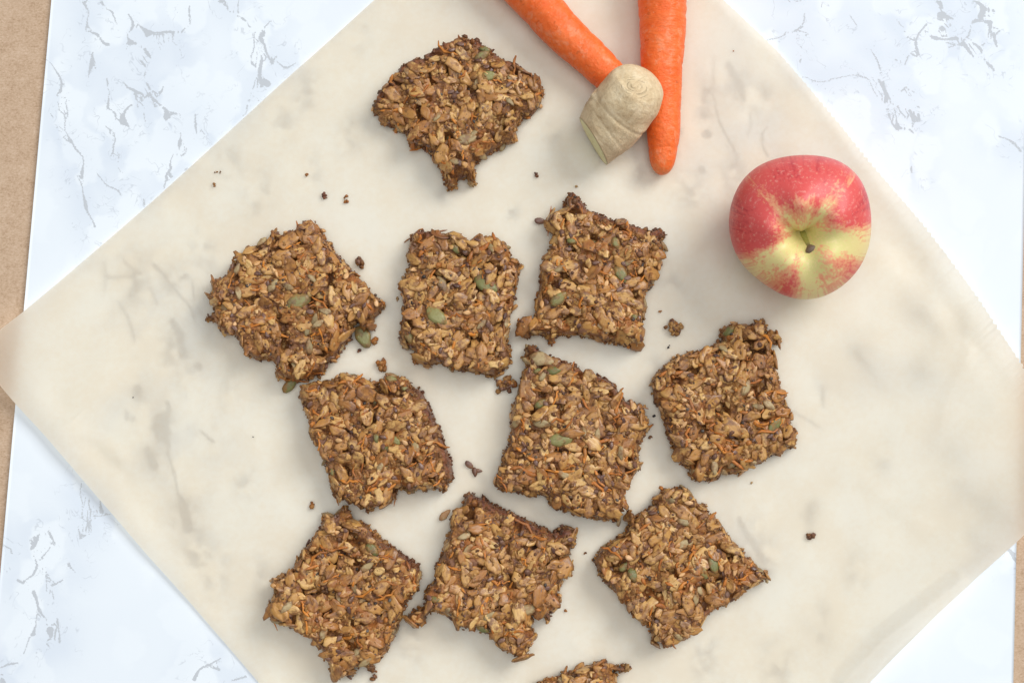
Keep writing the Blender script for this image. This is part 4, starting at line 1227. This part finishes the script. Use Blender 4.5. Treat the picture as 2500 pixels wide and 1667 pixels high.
# 11 bar cut by the bottom of the picture
build_bar(T(1280, 1567, 7.35, [(200, 740), (300, 700), (450, 640), (560, 610), (655, 600), (670, 510), (740, 500), (800, 570), (900, 510), (1000, 460), (1130, 410), (1220, 390), (1330, 340), (1490, 340),
    (1530, 400), (1600, 410), (1700, 400), (1830, 390), (1940, 450), (1880, 490), (1780, 500), (1590, 490), (1600, 560), (1740, 600), (1640, 640), (1650, 735), (1800, 900), (1950, 1150), (2030, 1500),
    (1700, 1800), (1300, 2050), (900, 2300), (500, 2250), (200, 2000), (0, 1700), (-150, 1350), (-100, 1000), (50, 820)]),
    "oat bar cut off by the bottom edge of the picture",
    seedsT(1280, 1567, 7.35, [(1010, 540, 320, -60, 'o'), (1180, 640, 220, -70, 'o'), (880, 600, 200, -40, 'o')]),
    [], H=0.0155, seed=113)


# ------------------------------------------------------------------ carrots and ginger: lofted roots
def loft(name, mat, path, seg, sub, noise_fn, extra=None):
    """path: list of (world xyz, radius); returns mesh with 'along' (m from the end) and 'ring' attributes"""
    pts = np.array([p for p, _ in path]); rad = np.array([q for _, q in path])
    s = np.concatenate([[0], np.cumsum(np.linalg.norm(np.diff(pts, axis=0), axis=1))])
    t = np.arange(0, s[-1], sub)
    t = np.append(t, s[-1])

    def cr(vals):
        # Catmull-Rom through the stations
        out = np.zeros((len(t),) + vals.shape[1:])
        for k, tt in enumerate(t):
            i = min(max(np.searchsorted(s, tt, 'right') - 1, 0), len(s) - 2)
            u = (tt - s[i]) / (s[i + 1] - s[i])
            p0, p1, p2, p3 = vals[max(i - 1, 0)], vals[i], vals[i + 1], vals[min(i + 2, len(s) - 1)]
            out[k] = 0.5 * (2 * p1 + (p2 - p0) * u + (2 * p0 - 5 * p1 + 4 * p2 - p3) * u * u + (3 * p1 - p0 - 3 * p2 + p3) * u ** 3)
        return out
    C = cr(pts); Rr = np.maximum(cr(rad[:, None])[:, 0], 0.0004)
    n = len(t)
    tg = np.gradient(C, axis=0); tg /= np.linalg.norm(tg, axis=1)[:, None]
    up = np.array([0, 0, 1.0])
    sd = np.cross(up, tg); sd /= np.linalg.norm(sd, axis=1)[:, None]
    bn = np.cross(tg, sd)
    a = np.linspace(0, 2 * np.pi, seg, endpoint=False)
    A, TT = np.meshgrid(a, t)
    rr = Rr[:, None] * (1 + noise_fn(A, TT))
    V = C[:, None, :] + rr[..., None] * (sd[:, None, :] * np.cos(A)[..., None] + bn[:, None, :] * np.sin(A)[..., None])
    V = V.reshape(-1, 3)
    idx = np.arange(n * seg).reshape(n, seg)
    nxt = np.roll(idx, -1, axis=1)
    F = np.stack([idx[:-1], nxt[:-1], nxt[1:], idx[1:]], -1).reshape(-1, 4).tolist()
    V = np.concatenate([V, C[:1], C[-1:]])
    for k in range(seg):
        F.append((len(V) - 2, int(nxt[0][k]), int(idx[0][k])))
        F.append((len(V) - 1, int(idx[-1][k]), int(nxt[-1][k])))
    me = mesh_from(name, V, F, mat)
    al = np.concatenate([TT.ravel(), [t[0], t[-1]]])
    ring = np.concatenate([np.stack([np.cos(A), np.sin(A), TT], -1).reshape(-1, 3), [[0, 0, t[0]], [0, 0, t[-1]]]])
    fattr(me, "along", al)
    fattr(me, "ring", ring, 'FLOAT_VECTOR')
    return me, C, Rr, V


CZ = 3.485


def carrot(stations, label, seed):
    path = []
    for zx, zy, zr in stations:
        px, py = 1200 + zx / CZ, zy / CZ
        r = zr / CZ * PXM * 0.972
        path.append((P(px, py, REST + r), r))

    def nf(A, TT):
        lump = 0.030 * vnoise(np.cos(A) * 1.4 + seed, np.sin(A) * 1.4, TT * 70, seed=seed) + 0.016 * vnoise(np.cos(A) * 1.2, np.sin(A) * 1.2 + seed, TT * 260, seed=seed + 1)
        ringy = -0.055 * np.clip(vnoise(TT * 310 + 0.25 * np.cos(A), TT * 0 + 0.4 * np.sin(A), seed=seed + 2) - 0.35, 0, 1)
        return lump + ringy
    me, *_ = loft("carrot", M['carrot'], path, 56, 0.0009, nf)
    o = link("carrot", me)
    return tag(o, label, "carrot", "carrots under the ginger")


carrot([(1450, 1446, 18), (1451, 1435, 66), (1453, 1410, 96), (1456, 1365, 112), (1459, 1290, 124), (1463, 1130, 146), (1458, 850, 162), (1450, 560, 184), (1455, 300, 200), (1457, 0, 216), (1462, -350, 232),
        (1466, -800, 240), (1468, -1000, 225), (1468, -1070, 170), (1468, -1100, 60)],
       "straight carrot pointing down with its blunt tip in view", 5)
carrot([(1232, 905, 20), (1225, 897, 60), (1205, 872, 92), (1130, 790, 130), (1010, 660, 153), (830, 480, 166), (640, 310, 177), (490, 140, 186), (335, -30, 192), (60, -330, 205), (-250, -700, 215), (-420, -920, 205),
        (-480, -1000, 150), (-500, -1025, 50)],
       "slanting carrot from the top left, its tip hidden under the ginger", 9)


def ginger():
    root = bpy.data.objects.new("ginger_root", None)
    root.empty_display_size = 0.02
    COL.objects.link(root)

    def w(zx, zy, z):
        return P(1200 + zx / CZ, zy / CZ, z)
    st = [(872, 1206, 0.0152, 0.0142), (920, 1152, 0.0170, 0.0156), (998, 1060, 0.0205, 0.0172), (1075, 962, 0.0245, 0.0179), (1145, 872, 0.0285, 0.0181), (1205, 797, 0.0315, 0.0178), (1255, 735, 0.0342, 0.0165),
          (1290, 690, 0.0366, 0.0136), (1312, 662, 0.0382, 0.0095), (1322, 650, 0.0389, 0.0050), (1325, 646, 0.0391, 0.0010)]
    path = [(w(a, b, z), r) for a, b, z, r in st]

    def nf(A, TT):
        l = 0.030 * np.sin(2 * A + TT * 95 + 0.6) + 0.022 * np.sin(3 * A - TT * 150 + 1.9) + 0.012 * np.sin(5 * A + TT * 310) + 0.010 * np.sin(2 * A - TT * 520 + 1.0)
        groove = -0.030 * np.exp(-((TT - 0.0235 - 0.0022 * np.cos(A + 0.6)) / 0.0012) ** 2) - 0.020 * np.exp(-((TT - 0.012 - 0.0018 * np.cos(A)) / 0.0010) ** 2)
        return l + groove
    base = path[0][0]
    root.location = (base[0], base[1], REST)
    me, C, Rr, V = loft("ginger_skin", M['ginger'], [(p - np.array(root.location), r) for p, r in path], 72, 0.0006, nf)
    # bud scars: rings round two centres on the skin
    top = w(1235, 690, 0.052) - np.array(root.location)
    side = w(935, 872, 0.028) - np.array(root.location)
    d1 = np.linalg.norm(V - top, axis=1); d2 = np.linalg.norm(V - side, axis=1) * 1.9
    k1 = np.argmin(d1); k2 = np.argmin(d2)
    d1 = np.linalg.norm((V - V[k1]), axis=1); d2 = np.linalg.norm((V - V[k2]), axis=1) * 1.9
    wob = 1 + 0.30 * vnoise(V[:, 0] * 220, V[:, 1] * 220, V[:, 2] * 220, seed=66)
    bud = np.minimum(np.linalg.norm((V - V[k1]) * (0.85, 1.15, 1.0), axis=1) * wob, d2 * wob)
    fattr(me, "bud", bud)
    co = V.copy()
    # the end was cut aslant, so the face leans up towards the light
    ax = C[4] - C[0]; ax /= np.linalg.norm(ax)
    fall = np.clip(1 - (V - C[0]) @ ax / 0.020, 0, 1)
    hgt = (V - np.concatenate([np.repeat(C, 72, axis=0), C[:1], C[-1:]])) @ np.array([0, 0, 1.0])
    sidew = (V - np.concatenate([np.repeat(C, 72, axis=0), C[:1], C[-1:]])) @ np.array([0.78, -0.626, 0.0])
    co += ax[None] * (hgt * 0.34 - sidew * 0.27)[:, None] * fall[:, None]
    cen = C[np.argmin(np.linalg.norm(C[None] - V[:, None][:1], axis=2))]
    dirs = V - np.array([C[min(len(C) - 1, i // 72)] for i in range(len(V))])
    dirs /= np.linalg.norm(dirs, axis=1)[:, None] + 1e-9
    co += dirs * (0.0011 * np.exp(-(d2 / 0.0042) ** 2) + 0.0006 * np.exp(-(d1 / 0.0030) ** 2) - 0.0005 * np.exp(-((d1 - 0.0052) / 0.0012) ** 2))[:, None]
    me.vertices.foreach_set("co", co.astype(np.float32).ravel()); me.update()
    link("skin", me, root)
    # flat cut face
    seg = 72
    ringv = co[:seg]
    cc = ringv.mean(0)
    e1 = ringv[0] - cc; e2 = ringv[18] - cc; tgt = np.cross(e1, e2); tgt /= np.linalg.norm(tgt); tgt = tgt if tgt @ (C[0] - C[3]) > 0 else -tgt
    Vc = []; Fc = []; rim = []
    for s in (1.0, 0.9, 0.6, 0.3):
        for p in ringv:
            Vc.append(cc + (p - cc) * s + tgt * (0.00025 + 0.0004 * (1 - s))); rim.append(s)
    Vc.append(cc + tgt * 0.0008); rim.append(0)
    for k in range(3):
        for i in range(seg):
            j = (i + 1) % seg
            Fc.append((k * seg + i, (k + 1) * seg + i, (k + 1) * seg + j, k * seg + j))
    for i in range(seg):
        Fc.append((3 * seg + i, len(Vc) - 1, 3 * seg + (i + 1) % seg))
    mc = mesh_from("cut_face", Vc, Fc, M['ginger_cut'])
    fattr(mc, "rim", rim)
    link("cut_face", mc, root)["label"] = "pale yellow cut end of the ginger"
    tag(root, "stubby piece of ginger root with a cut end lying across both carrots", "ginger root")


ginger()


# ------------------------------------------------------------------ apple
def apple():
    R = 0.0388
    tiltx, tilty = math.radians(17), math.radians(-7)
    root = bpy.data.objects.new("apple", None)
    root.empty_display_size = 0.03
    COL.objects.link(root)
    cz = 0.0345
    c = P(1953, 557, cz)
    root.location = (c[0], c[1], REST)
    seg, nr = 180, 130
    # silhouette of the photo: world angle (deg, counter-clockwise from +x) -> relative radius
    ang = np.array([6, 50, 90, 134, 152, 183, 210, 235, 276, 321]); rel = np.array([643, 707, 665, 697, 678, 651, 634, 614, 674, 657]) / 662.0
    th = np.linspace(0, 2 * np.pi, seg, endpoint=False)
    lob = np.interp(np.degrees(th) % 360, np.concatenate([ang - 360, ang, ang + 360]), np.tile(rel, 3))
    lob = 1 + 1.25 * (np.convolve(np.tile(lob, 3), np.ones(15) / 15, 'same')[seg:2 * seg] - 1)
    ph = np.linspace(0.0, np.pi, nr)
    V = []; red = []; green = []; dr = []
    # angular red amount around the stalk (image clockwise from right)
    ta = np.array([0, 12, 22, 34, 46, 58, 70, 82, 92, 104, 116, 130, 145, 156, 168, 182, 196, 206, 216, 224, 234, 246, 262, 280, 296, 304, 312, 322, 336, 350])
    tr = np.array([.30, .02, -.05, .40, .42, .22, .12, -.10, .10, .62, .30, .10, .05, .35, .95, 1.0, .95, .95, .75, .42, .62, .88, .85, .80, .85, .45, .42, .90, .95, .75])
    for p in ph:
        sp, cp = math.sin(p), math.cos(p)
        rho0 = R * (abs(sp) ** 0.86)
        z0 = R * 0.86 * np.sign(cp) * abs(cp) ** 0.92
        for k in range(seg):
            t = th[k]
            f = rho0 / R
            l = 1 + (lob[k] - 1) * min(1, f * 1.2)
            x = rho0 * math.cos(t) * l; y = rho0 * math.sin(t) * l
            # taper to the base
            if cp < 0:
                x *= 1 - 0.12 * cp * cp; y *= 1 - 0.12 * cp * cp
            z = z0
            upw = math.exp(-((((math.degrees(t) - 96 + 180) % 360) - 180) / 52.0) ** 2)
            if cp > 0:
                five = 0.045 * math.cos(5 * (t - 1.7)) * math.exp(-((f - 0.5) / 0.3) ** 2)
                z += R * (five + 0.10 * upw * math.exp(-((f - 0.36) / 0.26) ** 2))
                z -= R * 0.46 * math.exp(-(f / 0.27) ** 2) + R * 0.16 * math.exp(-(f / 0.11) ** 2)
                # creases running out of the cavity on both sides of the upper lobe
                for ca in (32, 152):
                    da = ((math.degrees(t) - ca + 180) % 360) - 180
                    z -= R * 0.055 * math.exp(-(da / 13.0) ** 2) * math.exp(-((f - 0.26) / 0.16) ** 2)
                y -= R * 0.10 * upw * math.exp(-((f - 0.13) / 0.11) ** 2)
            else:
                z += R * 0.16 * math.exp(-(f / 0.30) ** 2) * (1 + 0.25 * math.cos(5 * t))
            V.append((x, y, z))
            ia = (-math.degrees(t)) % 360
            a = np.interp(ia, np.concatenate([ta - 360, ta, ta + 360]), np.tile(tr, 3))
            away = np.interp(p, [0, 0.35, 0.62, 0.95, 1.5, 2.4, 3.14], [0.15, 0.60, 0.92, 1.04, 1.10, 0.8, 0.4])
            upb = 0.22 if 180 < ia < 350 else 0.0
            lowb = 0.10 if 20 < ia < 150 else 0.0
            red.append(a * away + 0.12 * (away - 0.5) + upb * (away - 0.45) + lowb * away)
            green.append(np.interp(p, [0, 0.45, 0.9, 1.4], [1.0, 0.80, 0.22, 0.05]) * (0.7 + 0.3 * math.cos(t + 0.9)))
            cw = min(1.0, p / 0.95) ** 0.55
            dr.append((math.cos(t) * cw, math.sin(t) * cw, p))
    idx = np.arange(nr * seg).reshape(nr, seg); nxt = np.roll(idx, -1, axis=1)
    F = np.stack([idx[:-1], idx[1:], nxt[1:], nxt[:-1]], -1).reshape(-1, 4)
    V = np.array(V)
    rot = np.array((Matrix.Rotation(tilty, 3, 'Y') @ Matrix.Rotation(tiltx, 3, 'X')))
    Vr = V @ rot.T
    shift = -Vr[:, 2].min()
    Vr[:, 2] += shift
    me = mesh_from("skin", Vr, F, M['apple'])
    fattr(me, "red", red); fattr(me, "green", green); fattr(me, "dir", dr, 'FLOAT_VECTOR')
    link("skin", me, root)
    # stalk
    p0 = np.array([0.0, -0.02 * R, 0.30 * R]); n = 16
    tt = np.linspace(0, 1, n)
    pts = np.stack([0.0005 + 0.0045 * tt ** 1.3, -0.0008 - 0.0100 * tt ** 1.15, p0[2] - 0.004 + 0.0200 * tt - 0.003 * tt ** 2], 1)
    pts = pts @ rot.T; pts[:, 2] += shift
    rad = np.interp(tt, [0, 0.4, 0.75, 0.86, 0.95, 1.0], [0.0019, 0.0017, 0.0019, 0.0035, 0.0039, 0.0024])
    ms = tube("stem", M['stem'], pts, rad, 14)
    fattr(ms, "along", np.concatenate([np.repeat(tt, 14), [0, 1]]))
    link("stem", ms, root)["label"] = "short curved stalk with a brown knob"
    tag(root, "red and yellow streaked apple seen from its stalk end, right of the carrots", "apple")


apple()


# ------------------------------------------------------------------ loose crumbs on the paper
def crumb(px, py, lx, ly, ang, kind, label, seed, surf=None):
    r = np.random.default_rng(seed)
    z0 = REST if surf is None else surf
    c = P(px, py, z0)
    L, Wd = lx * PXM, ly * PXM
    cols = {'brown': BIT_COLS[[2, 3, 4, 6]], 'orange': np.array([(0.42, 0.16, 0.035), (0.33, 0.13, 0.04), (0.45, 0.22, 0.07)]), 'dark': np.array([(0.17, 0.062, 0.036), (0.21, 0.09, 0.045), (0.12, 0.05, 0.035)]),
            'chunk': BIT_COLS, 'tan': np.array([(0.46, 0.29, 0.115), (0.52, 0.34, 0.15)]), 'seed': np.array([(0.045, 0.04, 0.045)])}[kind]
    n = {'chunk': 46, 'brown': 14, 'orange': 16, 'dark': 9, 'tan': 6, 'seed': 3}[kind]
    if min(lx, ly) < 9:
        n = min(n, 5)
    q = r.normal(0, 0.22, (n, 2)) * (L, Wd)
    rr = math.radians(-ang)
    q = q @ np.array([[math.cos(rr), math.sin(rr)], [-math.sin(rr), math.cos(rr)]])
    s = np.clip(min(L, Wd) * r.uniform(0.16, 0.42, n), 0.00028, 0.0016)
    if n <= 5:
        s = np.full(n, min(L, Wd) * 0.42)
    z = s * 0.75 + np.abs(r.normal(0, 0.18, n)) * min(L, Wd) * np.exp(-(np.hypot(q[:, 0] / (L + 1e-9), q[:, 1] / (Wd + 1e-9)) / 0.3) ** 2)
    pos = np.concatenate([q, z[:, None]], 1)
    cc = cols[r.integers(len(cols), size=n)] * r.uniform(0.85, 1.15, (n, 1))
    me = bits_mesh("crumb", pos, s, cc, r, 0.4)
    o = link("crumb", me, None, (c[0], c[1], z0))
    return tag(o, label, "crumb", "crumbs fallen on the parchment")


CR = [
    (749, 427, 9, 8, 0, 'orange', "tiny orange crumb, lone one nearest the parchment's upper left edge"),
    (792, 479, 13, 13, 0, 'dark', "round dark crumb above the leftmost oat bar"),
    (846, 480, 10, 9, 30, 'orange', "upper of two small orange crumbs beside the round dark crumb"),
    (844, 493, 9, 12, 10, 'orange', "lower of two small orange crumbs beside the round dark crumb"),
    (1310, 430, 8, 20, 20, 'dark', "slim dark red crumb between the topmost bar and the carrot tip"),
    (879, 641, 30, 20, 15, 'brown', "brown crumb just right of the leftmost bar's upper edge"),
    (877, 855, 8, 7, 0, 'dark', "pinpoint dark crumb under the leftmost bar's loose green seed"),
    (917, 832, 17, 18, 20, 'orange', "orange crumb right of the leftmost bar's loose green seed"),
    (931, 890, 30, 22, 35, 'orange', "flaky orange crumb above the bar with the curved crust"),
    (972, 729, 10, 11, 0, 'tan', "small yellowish crumb left of the upright oblong bar"),
    (1236, 937, 44, 26, -5, 'chunk', "chunky crumb below the upright oblong bar's lower right corner"),
    (1645, 801, 38, 36, 0, 'chunk', "rounded chunky crumb between the horned bar and the rightmost bar"),
    (1631, 848, 6, 10, 20, 'seed', "black seed speck below the rounded chunky crumb"),
    (1613, 760, 7, 6, 0, 'orange', "tiny reddish crumb above the rounded chunky crumb"),
    (1595, 1015, 7, 7, 0, 'seed', "black seed between the large middle bar and the rightmost bar"),
    (1586, 1068, 8, 8, 0, 'brown', "tiny brown crumb in the gap left of the rightmost bar"),
    (761, 1235, 13, 19, 15, 'orange', "small orange crumb above the bottom left bar"),
    (1981, 1307, 17, 15, 0, 'brown', "lone dark crumb on the empty right part of the parchment"),
    (906, 1632, 20, 14, 30, 'brown', "brown crumb touching the bottom left bar's lower edge"),
    (913, 1651, 15, 17, -30, 'brown', "brown crumb near the picture's bottom under the bottom left bar"),
    (1381, 1490, 7, 6, 0, 'orange', "tiny crumb right of the bottom middle bar's notch"),
    (1429, 1350, 7, 6, 0, 'brown', "tiny crumb left of the diamond-shaped bar"),
    (1407, 456, 6, 6, 0, 'tan', "tiny tan crumb just above the horned bar"),
    (532, 421, 16, 5, -5, 'brown', "thin brown fleck nearest the parchment's upper left edge"),
    (523, 452, 8, 9, 0, 'brown', "small brown fleck just below the thin one at the upper left"),
    (186, 909, 3, 3, 0, 'seed', "leftmost black speck on the parchment"),
    (325, 970, 3, 3, 0, 'seed', "black speck on the parchment's left part, right of the leftmost speck"),
    (618, 1066, 3, 3, 0, 'seed', "black speck left of the bar with the curved crust"),
    (1791, 126, 6, 4, 0, 'orange', "tiny ochre speck right of the straight carrot"),
    (2402, 993, 5, 5, 0, 'brown', "tiny brown speck near the parchment's right corner"),
    (1835, 1178, 7, 5, 0, 'tan', "tiny tan speck below the rightmost bar"),
]
for i, (x, y, a, b, g_, k, lab) in enumerate(CR):
    crumb(x, y, a, b, g_, k, lab, 900 + i)


def loose(px, py, ln, ang, meshes, mat_label, label, cat, z=0.001):
    c = P(px, py, REST + z)
    L0 = {"brown_flax_seed": 0.0047, "sunflower_seed": 0.009, "oat_flake": 0.0078}[mat_label]
    o = link(mat_label, meshes[0], None, c)
    s = ln * PXM / L0
    o.scale = (s, s, max(0.7, min(1.1, s)))
    o.rotation_euler = (0.12, 0.1, -math.radians(ang))
    return tag(o, label, cat, "loose seeds on the parchment")


loose(1146, 1135, 27, 40, FLAX, "brown_flax_seed", "upper of two dark brown flax seeds in the gap beside the curved crust", "seed")
loose(1159, 1152, 24, 80, FLAX[1:], "brown_flax_seed", "lower of two dark brown flax seeds in the gap beside the curved crust", "seed")
loose(1169, 1149, 18, 10, FLAX[2:], "brown_flax_seed", "dark flax seed crumb right of the pair beside the curved crust", "seed")
loose(1086, 1256, 36, -45, SUNF, "sunflower_seed", "tan husk seed lying left of the bottom middle bar's top", "seed")
loose(1319, 540, 30, 5, FLAX, "brown_flax_seed", "reddish brown seed just left of the horned bar's top", "seed")
print("objects", len(bpy.data.objects))
